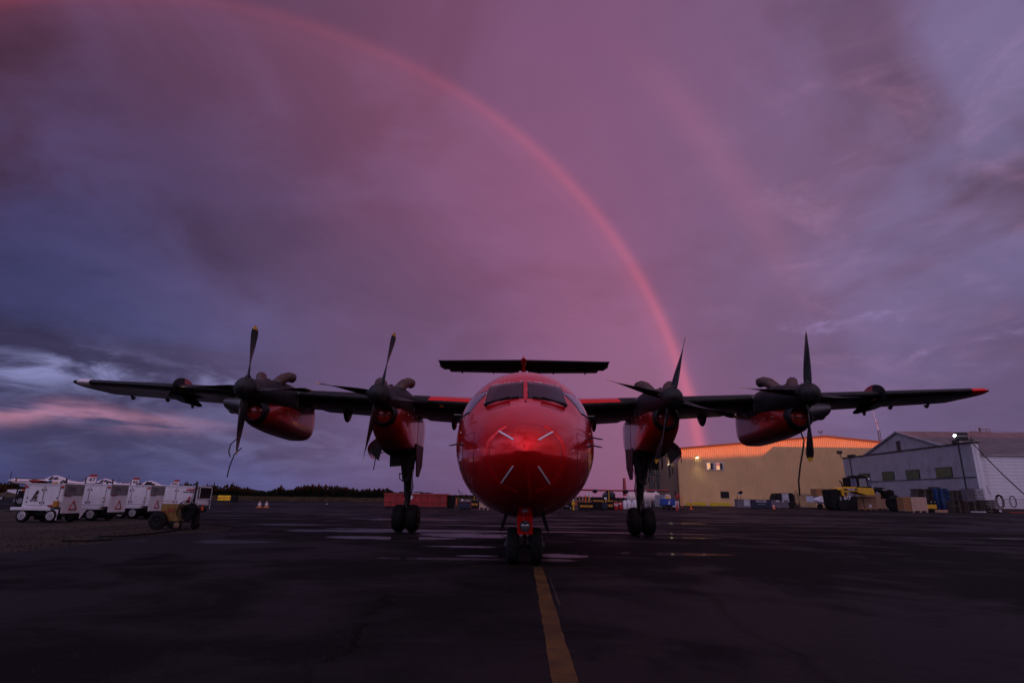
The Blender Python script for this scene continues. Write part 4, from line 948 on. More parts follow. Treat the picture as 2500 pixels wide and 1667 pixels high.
tag(g.build('forest_understorey', 'spruce', smooth=0), kind='stuff')
# dry grass tufts on the field edge
M_('dry_grass', (.075,.055,.030), .95, spec=.05, var=.5, nscale=.3)
g = MB(); rg = random.Random(9)
for k in range(9000):
    u = rg.uniform(100, 1250); y = rg.uniform(96, 210); x = gx(u, y)
    if u < 640 and y < 96: continue
    h = rg.uniform(.1,.42); w = rg.uniform(.15,.6); g.add([(x-w,y,0),(x+w,y+rg.uniform(-.2,.2),0),(x+rg.uniform(-.2,.2),y,h)], [(0,1,2)])
tag(g.build('dry_grass', 'dry_grass', smooth=0), kind='stuff')
# tall trees closer behind the viewpoint, on both sides of a gap
for k in range(64):
    h, m_, cm, tm = PROTO[(k*3) % len(PROTO)]; left = k % 2; q = k//2
    x = (-5.5-q*1.9) if left else (13.5+q*2.2); x += rt.uniform(-.9,.9); y = (-40 if left else -46)-rt.uniform(0,9); H_ = rt.uniform(11.,16.5) if x < 70 else rt.uniform(9,12.5); s = H_/h
    t = empty('spruce_tree', (x,y,0), k, 'tall dark spruce close behind the viewpoint', 'tree', 'spruces behind the viewpoint'); t.scale = (s*1.5, s*1.5, s)
    o = bpy.data.objects.new('crown', cm); col.objects.link(o); o.parent = t; o = bpy.data.objects.new('trunk', tm); col.objects.link(o); o.parent = t
# trees behind the viewpoint, on the left
for k in range(46):
    h, m_, cm, tm = PROTO[(k*5) % len(PROTO)]; x = 6-k*3.4+rt.uniform(-1,1); y = -85-rt.uniform(0,16); s = rt.uniform(.9,1.35)
    t = empty('spruce_tree', (x,y,0), k, 'dark spruce in the belt of trees behind the viewpoint', 'tree', 'spruces behind the viewpoint'); t.scale = (s*1.3, s*1.3, s)
    o = bpy.data.objects.new('crown', cm); col.objects.link(o); o.parent = t; o = bpy.data.objects.new('trunk', tm); col.objects.link(o); o.parent = t
# ------------------------------------------------------------------ things on the apron
def dep(u, v):
    d = look(u, v); t = -CAM.z/d.z; return CAM.y+d.y*t
M_('gpu_white', (.76,.77,.80), .5, var=.05, nscale=2., dirt=(.38,.34,.36), dirt_amt=.45)
M_('gauge_grey', (.20,.20,.21), .5, var=.2, nscale=5)
M_('logo_dark', (.035,.010,.020), .6)
M_('logo_red', (.50,.02,.03), .6)
M_('tri_red', (.42,.03,.02), .6)
M_('orange', (.75,.13,.015), .6, var=.15)
M_('old_yellow', (.26,.165,.03), .65, var=.25, nscale=3, dirt=(.16,.05,.02), dirt_amt=.7)
M_('rust', (.30,.07,.03), .8, var=.3)
M_('yellow', (.65,.38,.015), .55, var=.12, dirt=(.25,.12,.02), dirt_amt=.4)
M_('amber', (.45,.20,.02), .6, var=.3, nscale=1.5)
M_('blue', (.015,.06,.30), .5, var=.1)
M_('navy', (.012,.018,.05), .55, var=.15)
M_('mauve_grey', (.13,.11,.13), .6, var=.2, nscale=1.5)
M_('container_red', (.36,.030,.032), .6, var=.12, nscale=1., dirt=(.16,.04,.03), dirt_amt=.6)
M_('wood', (.38,.22,.13), .8, var=.18, nscale=2., dirt=(.25,.14,.08), dirt_amt=.5)
M_('wood_pale', (.55,.38,.28), .8, var=.15, nscale=2.)
M_('wood_dark', (.06,.042,.032), .85, var=.4, nscale=1.5)
M_('cardboard', (.28,.13,.05), .85, var=.1)
M_('cord', (.04,.02,.02), .8)
M_('pallet_blue', (.012,.05,.17), .6, var=.25)
M_('red_drum', (.48,.025,.025), .5, var=.12)
M_('tank_cream', (.62,.50,.44), .5, var=.08, nscale=1)
M_('stripe_red', (.35,.03,.03), .5)
M_('dark_brown', (.05,.025,.022), .5)
M_('roundel_blue', (.02,.14,.30), .5)
M_('aircraft_white', (.74,.70,.74), .4, coat=.3, var=.04, nscale=1)
M_('wheel_white', (.60,.60,.64), .5)
M_('plastic_wrap', (.45,.45,.50), .25, var=.3, nscale=3, coat=.5)
M_('sign_yellow', (.75,.48,.01), .5, emit=(1,.62,.02), estr=.10)

def small_wheel(c, r, w, parent, rim='wheel_white', axis=(0,1,0), name='wheel'):
    ax = Vector(axis)
    o = MB().lathe(c, axis, [(-w/2,r*.6),(-w/2,r*.85),(-w*.3,r),(w*.3,r),(w/2,r*.85),(w/2,r*.6)], 24).build(name, 'rubber', parent, smooth=50)
    for sd in (-1, 1): MB().lathe(Vector(c)+ax*(sd*(w*.5+.004)), ax*sd, [(-.02,r*.64),(0,r*.62),(.008,r*.54),(.0,r*.50),(.012,r*.20),(.02,.005)], 20).build('rim', rim, o, smooth=50)
    if rim in ('wheel_white', 'wood') and r < .3:
        hb = Vector(c)+ax*(-w*.5-.018); g = MB(); up = Vector((0,0,1)); si = ax.cross(up)
        for k in range(8): g.lathe(hb+up*cos(k*pi/4)*r*.38+si*sin(k*pi/4)*r*.38, -ax, [(0,r*.085),(.006,r*.08)], 8)
        g.lathe(hb, -ax, [(0,r*.14),(.008,r*.12)], 10); g.build('rim_holes', 'black', o)
    return o
A_SHAPE = [[(-.45,-.5),(-.10,-.5),(.44,.5),(.22,.5)], [(.46,.5),(.62,.5),(.56,.02),(.30,.02)], [(.26,-.08),(.55,-.08),(.50,-.5),(.06,-.5)], [(-.62,-.5),(-.46,-.5),(-.40,-.40)]]
def a_logo(parent, x, y, z, s, m='logo_dark'):
    g = MB()
    for poly in A_SHAPE: g.prism([(x+(a*.62)*s, z+b_*s) for a, b_ in poly], .006, 1, y)
    return g.build('logo', m, parent, smooth=0)

# four ground power units in a staggered row
def gpu(x0, x1, y0, W, H, label, kind):
    L = x1-x0; t = empty('ground_power_unit', (x0, y0, 0), 0, label, 'power unit', 'white ground power units parked in a row')
    zb = .50
    MB().span((0,.02,zb),(L,W,H-.0)).build('body','gpu_white',t,bevel=.015)
    MB().span((-.04,-.0,H),(L+.04,W+.02,H+.035)).build('roof','gpu_white',t,bevel=.01)
    MB().span((-.28,-.10,zb-.10),(L-.25,W,zb)).build('deck','gpu_white',t,bevel=.01)
    MB().span((-.05,.12,zb-.30),(L,W-.1,zb-.10)).build('chassis','black',t); MB().span((.3,.3,zb-.42),(L-.4,W-.3,zb-.28)).build('axle_beam','black',t)
    for a, b_ in ((.10,.50),(.53,.90)):
        d = MB().span((L*a,.0,zb+.07),(L*b_,.02,H-.07)).build('side_door','gpu_white',t,bevel=.006)
        for z in (zb+.16, H-.18):
            MB().box((L*(b_ if a < .3 else a)+(-.045 if a < .3 else .045), -.008, z), (.03,.02,.065)).build('latch','black',d)
        for z in (zb+.18, zb+.32): MB().box((L*(a if a < .3 else b_)+(.03 if a < .3 else -.03), -.008, z), (.025,.02,.05)).build('hinge','black',d)
        MB().span((L*a-.008,.012,zb+.06),(L*b_+.008,.022,H-.06)).build('door_gap','logo_dark',d)
    # radiator at the far end
    r = MB().span((-.26,.06,zb),(-.02,W-.1,H-.22)).build('radiator','black',t,bevel=.01)
    MB().lathe((-.13,.055,zb+.20),(0,-1,0),[(0,.10),(.01,.09)],16).build('fan','gauge_grey',r)
    for q in (0, 1): MB().span((-.3+.28*q,.03,zb),(-.27+.28*q,.06,H-.18)).build('radiator_post','dark_metal',r)
    for xx in (.02, L-.09): MB().box((xx+.03,-.004,H-.08),(.11,.012,.07)).build('marker','tri_red',t)
    # control end, facing right
    if kind < 3:
        e = MB().span((L,.05,H-.36),(L+.03,W-.05,H-.03)).build('gauge_panel','gauge_grey',t,bevel=.004)
        rr = random.Random(int(x0*100)); g = MB()
        for k in range(9): g.lathe((L+.03,.2+.09*(k%4)+.05*(k//4),H-.10-.075*(k//4)),(1,0,0),[(0,.022),(.01,.02)],10)
        g.build('dial','black',e)
        MB().span((L+.0,.04,.30),(L+.025,W-.04,H-.38)).build('end_panel','gpu_white',t,bevel=.006)
        MB().span((L+.02,.08,H-.385),(L+.05,.40,H-.37)).build('handle','stripe_red',t)
        tri = MB(); cx, cz, s = W*.55, .56, .17
        for (a, b_) in (((-1,-.8),(1,-.8)),((1,-.8),(0,1)),((0,1),(-1,-.8))):
            a, b_ = Vector((L+.03, cx+a[0]*s, cz+a[1]*s)), Vector((L+.03, cx+b_[0]*s, cz+b_[1]*s)); tri.tube([a, b_], .022, 4)
        tri.build('warning_triangle','tri_red',t)
        if kind == 0: MB().prism([(L-.5,zb-.06),(L,zb-.06),(L-.02,zb-.42)], .02, 1, -.05).build('mud_flap','gpu_white',t); MB().prism([(.95,zb-.02),(1.30,zb-.02),(.96,.10)], .02, 0, L+.02).build('mud_flap','gpu_white',t)
        if kind == 0: MB().box((L-.12,-.06,zb+.12),(.16,.10,.20)).build('fuel_can','amber',t,bevel=.01); MB().box((L-.30,-.06,zb+.05),(.16,.10,.07)).build('red_bag','stripe_red',t,bevel=.02)
    else:
        f = MB(); f.span((L+.08,.02,.50),(L+.10,.05,H)); f.span((L+.08,W-.05,.35),(L+.10,W-.02,H)); f.span((L+.08,.02,H-.03),(L+.10,W-.02,H)); f.span((L+.08,.02,.78),(L+.10,W-.02,.81))
        f.build('open_frame','gpu_white',t); MB().span((L+.02,.05,.80),(L+.06,W-.05,H-.04)).build('radiator','black',t); MB().span((L+.02,.05,.55),(L+.08,W-.35,.78)).build('end_plate','gpu_white',t)
        MB().prism([(.30,.30),(.52,.30),(.41,.55)], .02, 0, L+.10).build('reflector_triangle','orange',t)
        MB().cyl((L-.02,-.15,.5),(L-.0,-.15,H+.22),.05,n=8).build('exhaust_pipe','dark_metal',t)
    a_logo(t, L*(.30 if kind != 3 else .80), -.020, (zb+H)/2-(-.03 if kind < 3 else .16), .30, 'logo_dark' if kind < 3 else 'logo_red')
    if kind < 2: text('AIR TINDI', .055, 'logo_dark', t, (L*.30, -.020, (zb+H)/2-.165), name='lettering', sx=1.1, bold=.002)
    if kind == 3:
        text('HOBART', .10, 'logo_red', t, (L*.84,-.016,H-.14), bold=.006); text('90 KVA AC/DC', .075, 'logo_dark', t, (L*.795,-.016,H-.235), bold=.002)
    for xx in ((.15, 1.15) if kind == 0 else (L-.55,.5)):
        for yy in (.0, W-.08): small_wheel((xx,yy,.225),.225,.14,t,'wheel_white')
    MB().tube([(-.3,.4,.4),(-.9,.4,.35)], .03, 6).build('tow_bar','dark_metal',t)
    MB().tube([(L-.45,.4,H),(L-.45,.4,H+.09),(L-.38,.38,H+.13),(L-.28,.36,H+.10)], .035, 8).build('exhaust_hood','black',t)
    MB().box((L*.45,.5,H+.06),(.16,.14,.07),taper=.8).build('beacon','amber' if kind == 0 else 'dark_metal',t)
    if kind in (0, 1): MB().tube([(L-.05,.12,H-.02),(L-.04,.10,H+.22)], .028, 6).build('boom_post','dark_metal',t)
    if kind == 2: MB().box((L-.25,.3,H+.07),(.30,.3,.07)).build('air_filter','black',t,bevel=.02)
    g = MB(); rr = random.Random(kind+3)
    for k in range(5): a = rr.uniform(.2,L-.3); g.tube([(a,-.03,.42),(a+.1,-.05,.30),(a+.25,-.04,.28),(a+.35,-.03,.42)], .012, 5)
    g.build('hanging_cables','black',t)['kind'] = 'stuff'
    return t
y = 10.5
gpu(gx(52,10.5,1230), gx(148,10.5,1230), 10.5, 1.0, 1.27, 'nearest white ground power unit with spoked white wheels and orange can on its deck', 0)
gpu(gx(160,12.4,1230), gx(263,12.4,1230), 12.4, 1.05, 1.30, 'second white ground power unit, its warning triangle close to the fin marked 46', 1)
gpu(gx(270,14.6,1230), gx(361,14.6,1230), 14.6, 1.05, 1.31, 'third white ground power unit with a plain white end panel', 2)
gpu(gx(372,16.9,1230), gx(478,16.9,1230), 16.9, 1.1, 1.33, 'farthest white ground power unit with red HOBART lettering and a black framed end', 3)
# old yellow cart in front of them
t = empty('heater_cart', (gx(395,7.9,1270), 7.6, 0), 0, 'rusty yellow cart with black hose reel and mismatched wheels at the asphalt edge', 'cart')
MB().prism([(.06,.72),(.74,.70),(.80,.24),(.14,.22),(.06,.42)], .62, 1, .05).build('body','old_yellow',t,bevel=.015)
MB().box((.38,.04,.55),(.22,.012,.11)).build('faded_sticker','rust',t)
MB().prism([(.05,.50),(.20,.55),(.26,.38),(.06,.36)], .05, 1, .0).build('side_bracket','rust',t)
g = MB(); g.tube([(.0,.1,.80),(.36,.1,.80)],.013,6); g.tube([(.02,.1,.79),(.08,.1,.71)],.010,6); g.tube([(.34,.1,.79),(.36,.1,.71)],.010,6); g.build('handle','wood_pale',t)
small_wheel((.10,-.06,.26),.26,.13,t,'black'); small_wheel((.10,.72,.26),.26,.13,t,'black')
small_wheel((.68,-.04,.13),.13,.08,t,'wood'); small_wheel((.95,.45,.12),.12,.08,t,'dark_brown')
MB().lathe((.92,.10,.52),(0,-1,0),[(-.08,.21),(-.05,.22),(-.05,.14),(.05,.14),(.05,.22),(.08,.21),(.08,.04)],26).build('hose_reel','black',t)
g = MB(); rr = random.Random(8)
for k in range(9):
    a0 = rr.uniform(0, 6); r_ = rr.uniform(.14,.27); cx = .90+rr.uniform(-.05,.05); cz = .50+rr.uniform(-.06,.06)
    g.tube([(cx+cos(a0+i*.45)*r_, .02-.10*rr.random(), cz+sin(a0+i*.45)*r_*1.1) for i in range(9)], .014, 5)
g.tube([(.66,.0,.70),(.76,-.02,.80),(.92,.0,.84),(1.06,.0,.85)],.010,5); g.tube([(.94,.0,.72),(1.06,.0,.88)],.009,5)
g.build('hose_loops','rubber',t)['kind'] = 'stuff'
MB().tube([(.70,.3,.66),(.98,.3,.74)],.015,6).build('crank','dark_metal',t)
MB().prism([(.98,.46),(1.08,.46),(1.06,.12),(.95,.10)], .20, 1, .2).build('drip_tray','black_cowl',t)
o = MB().tube([(-9.9,2.9,.02),(-9.4,3.0,.02),(-9.1,3.3,.02),(-9.7,3.75,.02),(-10.1,4.2,.02),(-9.7,4.6,.02),(-9.6,5.6,.02),(-9.8,6.8,.02),(-9.9,7.7,.02)], .022, 6).build('ground_hose','rubber'); tag(o, 'dark hose lying along the broken asphalt edge towards the yellow cart', 'hose')

# crop-dusting aircraft behind the power units
def air_tractor(u, y, num, label):
    t = empty('single_engine_aircraft', (gx(u, y, 1200), y, 0), radians(30), label, 'airplane', 'white single-engined aircraft in a row on the left'); t.scale = (1.08,)*3
    rs = [(.45,2.44,.28,.27),(.8,2.42,.40,.36),(1.8,2.34,.48,.42),(3.,2.28,.54,.47),(4.4,2.26,.62,.50),(6.,2.24,.62,.50),(7.2,2.20,.48,.40),(8.6,2.15,.34,.28),(9.8,2.12,.24,.18),(10.7,2.14,.12,.06)]
    R_ = []
    for x, z, hh, hw in rs: R_.append([(x, cos(2*pi*k/20)*hw, z+sin(2*pi*k/20)*hh) for k in range(20)])
    b_ = MB().rings(R_).build('fuselage','aircraft_white',t,smooth=50)
    MB().lathe((.45,0,2.46),(-1,0,0),[(0,.24),(.25,.20),(.45,.08),(.5,.01)],16).build('spinner','wheel_white',b_)
    MB().lathe((.55,0,2.44),(-1,0,0),[(-.55,.40),(-.3,.36),(0,.29),(.02,.2)],18).build('nose_ring','rust',b_)
    MB().rings([[(x, cos(a)*hw*1.02, z+sin(a)*hh*1.02) for a in [radians(50+8*k) for k in range(11)]] for x, z, hh, hw in rs[1:5]], closed=False, cap=False).build('antiglare_panel','dark_brown',b_)
    for k in range(3):
        a = radians(76+120*k)
        T = Matrix.Translation((.22,0,2.46)) @ Matrix.Rotation(radians(120*k+6), 4, 'X')
        MB().rings([[(cos(q)*.03, sin(q)*w, r_) for q in [2*pi*j/8 for j in range(8)]] for r_, w in ((.15,.08),(.5,.16),(1.0,.18),(1.3,.14),(1.38,.02))], T=T).build('propeller_blade','prop_black',b_)
    MB().rings([[(x, cos(2*pi*k/14)*w, z+sin(2*pi*k/14)*h) for k in range(14)] for x, z, w, h in ((4.35,2.62,.18,.10),(4.9,2.78,.36,.36),(5.4,2.92,.38,.44),(5.8,2.92,.38,.43),(6.6,2.72,.32,.38),(7.5,2.45,.20,.24))]).build('canopy','aircraft_white',b_,smooth=50)
    MB().prism([(4.75,2.74),(5.25,3.22),(5.42,3.22),(5.25,2.74)], .82, 1, -.41).build('windshield','window_dark',b_); MB().prism([(5.38,2.72),(5.55,3.16),(6.02,3.14),(6.0,2.72)], .80, 1, -.40).build('side_window','glass_side',b_)
    MB().prism([(9.1,2.28),(9.75,3.30),(9.95,3.62),(10.85,3.62),(10.80,2.2)], .10, 1, -.05).build('fin','aircraft_white',b_,bevel=.02)
    MB().prism([(9.74,3.28),(9.95,3.66),(10.88,3.66),(10.85,3.28)], .12, 1, -.06).build('fin_tip','stripe_red',b_)
    text(num, .82, 'logo_dark', b_, (10.28,-.07,2.80), bold=.012)
    MB().box((10.1,0,2.28),(1.2,5.0,.09)).build('tailplane','aircraft_white',b_); MB().box((9.78,-2.55,2.45),(.16,.10,1.3)).build('strut_post','dark_metal',b_)
    MB().prism([(1.4,2.46),(5.2,2.42),(5.2,2.38),(1.4,2.42)],.02,1,-.50).build('stripe','stripe_red',b_); MB().prism([(6.4,2.3),(9.3,2.25),(9.3,2.21),(6.4,2.25)],.02,1,-.46).build('stripe','stripe_red',b_)
    MB().prism([(3.4,1.85),(6.2,2.0),(8.6,1.98),(8.2,1.88),(6.0,1.80),(4.2,1.75)],.03,1,-.50).build('stripe','stripe_red',b_)
    MB().lathe((5.15,-.50,2.38),(0,-1,0),[(0,.26),(.03,.25)],18).build('roundel','roundel_blue',b_)
    for s in (-1, 1):
        rr_ = []
        for q, z, c in ((.4,1.92,2.5),(4.5,2.15,2.3),(8.3,2.38,2.0),(8.9,2.42,1.4)):
            rr_.append([(4.9+cos(2*pi*k/16)*c/2, s*q, z+sin(2*pi*k/16)*.15*(1+.5*cos(2*pi*k/16+2.6))) for k in range(16)])
        MB().rings(rr_).build('wing','stripe_red' if s < 0 else 'aircraft_white',b_,smooth=50)
        MB().tube([(3.2,s*1.0,1.95),(3.0,s*1.5,.5)],.07,6).build('gear_leg','dark_metal',b_); small_wheel((3.0,s*1.55,.38),.38,.22,b_,'wheel_white')
    small_wheel((10.2,0,.22),.22,.12,b_,'wheel_white'); MB().tube([(10.3,0,2.1),(10.2,0,.3)],.05,6).build('tail_strut','dark_metal',b_)
    return t
air_tractor(13, 84, '47', 'white and red propeller aircraft with 47 on its fin, leftmost of the row')
air_tractor(158, 102, '46', 'white and red propeller aircraft with 46 on its fin, middle of the row')
air_tractor(281, 116, '45', 'white and red propeller aircraft with 45 on its fin, rightmost of the row')
t = empty('low_trailer', (gx(4,40,1200),40,0),0,'low white wedge-shaped trailer with orange cover and small wheel at the left edge','trailer')
MB().prism([(.5,1.15),(1.75,1.17),(1.75,.70),(.45,.98)],1.2,1,0).build('body','aircraft_white',t); MB().prism([(1.75,1.18),(3.0,1.22),(3.0,1.08),(1.75,1.05)],1.2,1,0).build('cover','orange',t)
MB().tube([(.4,.1,1.0),(.02,.1,.55)],.03,6).build('strut','steel',t); small_wheel((.10,.0,.42),.20,.10,t)
MB().span((1.8,.05,.3),(3.1,1.1,1.04)).build('frame','black',t)
for q in (.6, 2.4): small_wheel((q,.9,.25),.25,.14,t)

# airfield sign, cones, runway lights
t = empty('airfield_sign', (gx(530,72,1222),72,0),0,'low yellow airfield sign with dark letters on the grass edge','sign'); w_ = gx(561,72,1222)-gx(530,72,1222)
MB().span((0,0,.14),(w_,.2,.82)).build('panel','sign_yellow',t,bevel=.05); MB().span((-.05,.02,.10),(w_+.05,.22,.16)).build('base','black',t)
text('A1F CC1 9', .52, 'tri_red', t, (w_/2,-.02,.47), sx=.75, bold=.015)
for x in (.3, w_-.3): MB().cyl((x,.1,0),(x,.1,.2),.05,n=6).build('leg','dark_metal',t)
o = MB().box((gx(571,72,1224),72.1,.38),(.85,.5,.75)).build('cable_box','black',None,bevel=.04); tag(o,'black box right beside the yellow airfield sign','box')
for u, lb_ in ((633,'pale traffic cone on the taxiway, left of the pair'),(650,'pale traffic cone on the taxiway, right of the pair')):
    y = dep(u,1239); t = empty('traffic_cone',(gx(u,y,1239),y,0),0,lb_,'cone','pair of cones on the taxiway')
    MB().lathe((0,0,0),(0,0,1),[(.03,.17),(.5,.05),(.52,.01)],12).build('cone','wood',t); MB().lathe((0,0,.22),(0,0,1),[(0,.122),(.14,.09)],12).build('band','marks_white',t); MB().box((0,0,.02),(.42,.42,.04)).build('base','orange',t)
for i, (u, v) in enumerate(((947,1217),(955,1216),(798,1229),(665,1220),(680,1221),(663,1218))):
    y = 60 if u == 798 else 150; z = gz(u, v, y)
    o = MB().box((0,0,z*.5),(.10 if u == 798 else .30,.1,z)).build('taxiway_light','marks_white' if i < 3 else 'wood_pale',None,(gx(u,y,v),y,0)); tag(o,('brighter white marker on the grass left of the red container','fainter marker just right of the bright one on the grass','tiny white light standing on the taxiway','small pale marker on the grass edge, left of its pair','small pale marker on the grass edge, right of its pair','small yellowish marker behind the pale pair')[i],'marker light')

# red container and everything stacked right of it
yd = dep(1000,1238.5); x0, x1 = gx(937,yd,1230), gx(1090,yd,1230); L = x1-x0; H = px(31,yd)
t = empty('waste_container', (x0, yd, 0), 0, 'long red steel waste container filled with scrap behind the left main wheels', 'container')
MB().span((0,0,.10),(L-.05,2.2,H)).build('body','container_red',t,bevel=.02); MB().span((-.06,-.06,H-.12),(L,2.26,H+.02)).build('top_rail','container_red',t)
for k in range(9): MB().box((.5+k*(L-1.2)/8,-.05,H/2),(.07,.10,H-.15)).build('rib','container_red',t)
MB().box((L/2,-.03,H*.42),(L,.06,.08)).build('side_rail','container_red',t); MB().lathe((L*.42,-.03,H*.74),(0,-1,0),[(0,.24),(.02,.23)],16).build('sticker','marks_white',t)
for k in range(4): MB().box((L-.75,-.10,.3+k*.3),(.45,.03,.03)).build('ladder_rung','container_red',t)
for x in (.3, L-.4): small_wheel((x,.2,.09),.09,.1,t,'dark_metal')
MB().box((L*.44,.1,H+.04),(1.5,.2,.04)).build('white_edge','marks_white',t)
g = MB(); rr = random.Random(2)
for k in range(60): g.box((L*.2+rr.random()*L*.5,.4+rr.random()*1.4,H+rr.random()*.16),(rr.uniform(.2,.9),.1,.06),rr.random()*3)
g.build('scrap','dark_brown',t)['kind'] = 'stuff'

def at(u0, u1, v1, vt):
    """place something that spans photo columns u0-u1, standing at row v1, top at row vt -> x, y, width, height"""
    um = (u0+u1)/2; y = dep(um, v1); y = min(y, 64.2) if um > 2270 else (min(y, 62.5) if um > 2200 else y); a, b_ = gx(u0, y, v1), gx(u1, y, v1); return a, y, b_-a, gz(um, vt, y)
def bin_(u0, u1, v1, vt, m, label, cat='bin', panel=None, n=2, depth=.9, group=None):
    x, y, w, h = at(u0, u1, v1, vt); t = empty('bin', (x,y,0), 0, label, cat, group)
    MB().span((0,0,.08),(w,depth,h)).build('body',m,t,bevel=.02); MB().span((-.03,-.03,h-.06),(w+.03,depth+.03,h)).build('lid_rim',m,t)
    for q in (.08,.42,.76): MB().span((w*q,.05,0),(w*(q+.16),depth-.05,.08)).build('foot',m,t)
    if panel:
        for k in range(n): MB().span((w*(.06+k*.88/n),-.035,h*.36),(w*(.06+(k+.92)*.88/n),-.005,h*.66)).build('side_panel',panel,t)
    return t, w, h
def post_(u, v1, vt, m, label, cat='post', group=None, band=None, r=.06, base=True):
    y = dep(u, v1) if v1 > 1230 else 62.; x = gx(u, y, v1); h = gz(u, vt, y); t = empty('marker_post',(x,y,0),0,label,cat,group)
    MB().cyl((0,0,0),(0,0,h),r,r*.75,n=10).build('post',m,t,smooth=50)
    if base: MB().lathe((0,0,0),(0,0,1),[(0,r*3),(.05,r*2.8),(.07,r*1.2)],12).build('base',m,t)
    if band:
        for q in (.62,.84): MB().lathe((0,0,h*q),(0,0,1),[(0,r*1.1),(h*.09,r*1.1)],10).build('band',band,t)
    return t, h
bin_(1091,1110,1239.5,1209,'black','tall black crate stack beside the right end of the red container','crate')
x, y, w, h = at(1109,1118,1242,1232)
o = MB().box((x+w/2,y+.2,h/2),(w,.4,h)).build('timber_block','wood_dark',None,bevel=.01); tag(o,'small timber block under the plain orange post','block')
t, h2 = post_(1113,1241.5,1216,'orange','plain orange post standing on a timber block near the red container')
t.location.y += .2
t, w, h = bin_(1121,1149,1243,1222,'navy','dark blue rolling tool cart with a red frame and white lid','cart')
MB().span((w*.45,.1,h),(w*.9,.6,h+.04)).build('lid','marks_white',t); MB().span((-.04,-.05,h-.10),(w+.02,-.03,h-.05)).build('frame','stripe_red',t); MB().span((w-.04,-.05,.1),(w,-.03,h)).build('frame','stripe_red',t)
for q in (.15,.5,.85): small_wheel((w*q,-.05,.09),.09,.06,t,'black')
x, y, w, h = at(1124,1133,1241,1218); t = empty('gas_cylinder',(x+w/2,y-.25,0),0,'single white gas cylinder strapped upright to the dark blue cart','gas cylinder')
zb = h*.30; MB().lathe((0,0,zb),(0,0,1),[(0,w*.44),(h*.55,w*.44),(h*.60,w*.34),(h*.62,w*.17),(h*.72,w*.17)],16).build('cylinder','aircraft_white',t,smooth=50); MB().box((0,0,zb/2),(w,.3,zb)).build('cradle','navy',t)
bin_(1149,1168,1240,1222,'black','black crate with one amber panel pair beside the pale slatted pallet box','crate','amber',2)
post_(1157,1238.5,1207,'yellow','thin pale yellow pole rising behind the small black and amber crate','pole',r=.03,base=False)
post_(1165,1239,1214,'red_drum','short red and white post leaning behind the small amber crate','post',band='marks_white',r=.05)
x, y, w, h = at(1170,1192,1244,1217); t = empty('pallet_box',(x,y,0),0,'pale grey slatted pallet box half hidden by the aircraft belly','pallet box')
for k in range(5): MB().span((0,0,.20+k*(h-.2)/5),(w,.9,.20+(k+.9)*(h-.2)/5)).build('board','wood_pale',t)
for q in (0,.45,.9): MB().span((w*q,0,0),(w*(q+.1),.9,.2)).build('foot','wood_pale',t)
for q in (0,.93): MB().span((w*q,-.03,.1),(w*(q+.07),-.005,h)).build('corner_post','wood_pale',t)
x, y, w, h = at(1191,1197,1243,1231); o = MB().span((x,y,0),(x+w,y+.4,h)).build('red_case','container_red',None,bevel=.02); tag(o,'small red case on the ground right of the pale pallet box','case')
# right of the nose
t, w, h = bin_(1366,1398,1243,1227,'black','low dark equipment cart with a pale rail next to the yellow hydrant post','cart')
MB().span((.2,-.10,h*.45),(w*.7,-.06,h*.55)).build('rail','plastic_wrap',t)
for q in (.15,.85): small_wheel((w*q,-.05,.13),.13,.08,t,'wood_pale')
g = MB(); rr = random.Random(6)
for k in range(14): g.box((w*.45+rr.random()*w*.5,.4+rr.random()*.3,h+.1+rr.random()*.35),(.25,.2,.14),rr.random()*3)
o = g.build('heap','rust',t); o['kind'] = 'stuff'
x, y, w, h = at(1396,1404,1245,1219); t = empty('yellow_hydrant',(x+w/2,y,0),0,'bright yellow hydrant-like post with a round white sign on top','post')
MB().lathe((0,0,0),(0,0,1),[(0,w*.32),(h*.42,w*.32),(h*.45,w*.5),(h*.72,w*.52),(h*.76,w*.2),(h*.95,w*.18)],14).build('post','yellow',t,smooth=40); MB().box((0,0,h*.62),(w*.95,w*.7,h*.32)).build('cap_box','yellow',t,bevel=.02)
MB().lathe((-.04,-.1,h+.02),(0,-1,0),[(0,.12),(.02,.11)],14).build('sign','marks_white',t); MB().lathe((-w*.7,-.05,h*.35),(1,0,.2),[(0,.18),(.04,.18),(.04,.12)],12).build('hose','black',t)
for i, (u, v1, vt, lb_) in enumerate(((1406.5,1228,1213,'leftmost of four orange and white delineators beyond the black bin'),(1415,1226,1213,'second from left of four orange and white delineators beyond the black bin'),(1423,1225,1212,'third from left of the orange and white delineators beyond the black bin'),(1440,1225,1211,'orange and white delineator just right of the double white sign'))):
    post_(u,1232,vt,'orange',lb_,'delineator','delineators beyond the black bin','marks_white',.10)
post_(1430,1236,1208,'orange','thick plain orange delineator left of the double white sign','delineator',r=.11)
t, h = post_(1437.5,1237,1204,'yellow','yellow post carrying two small white sign plates side by side','sign',r=.045)
for q in (-.17,.17): MB().box((q,-.05,h-.10),(.24,.02,.36)).build('sign_plate','marks_white',t)
bin_(1414,1450,1244.5,1226,'black','long black bin with a row of amber panels right of the yellow hydrant post','bin','amber',4)
bin_(1449,1470,1244,1224,'black','plain black bin between the two amber-panelled bins','bin')
bin_(1470,1483,1244,1226,'navy','narrow dark bin with a small white label beside the red drums','bin')
bin_(1483,1498,1244,1224,'black','black bin with a single amber panel next to the red drums','bin','amber',1)
bin_(1447,1476,1234,1213,'black','upper black crate with amber base, left one behind the front bins','crate','amber',3)
bin_(1476,1499,1234,1214,'black','upper black crate with amber base, right one behind the front bins','crate','amber',2)
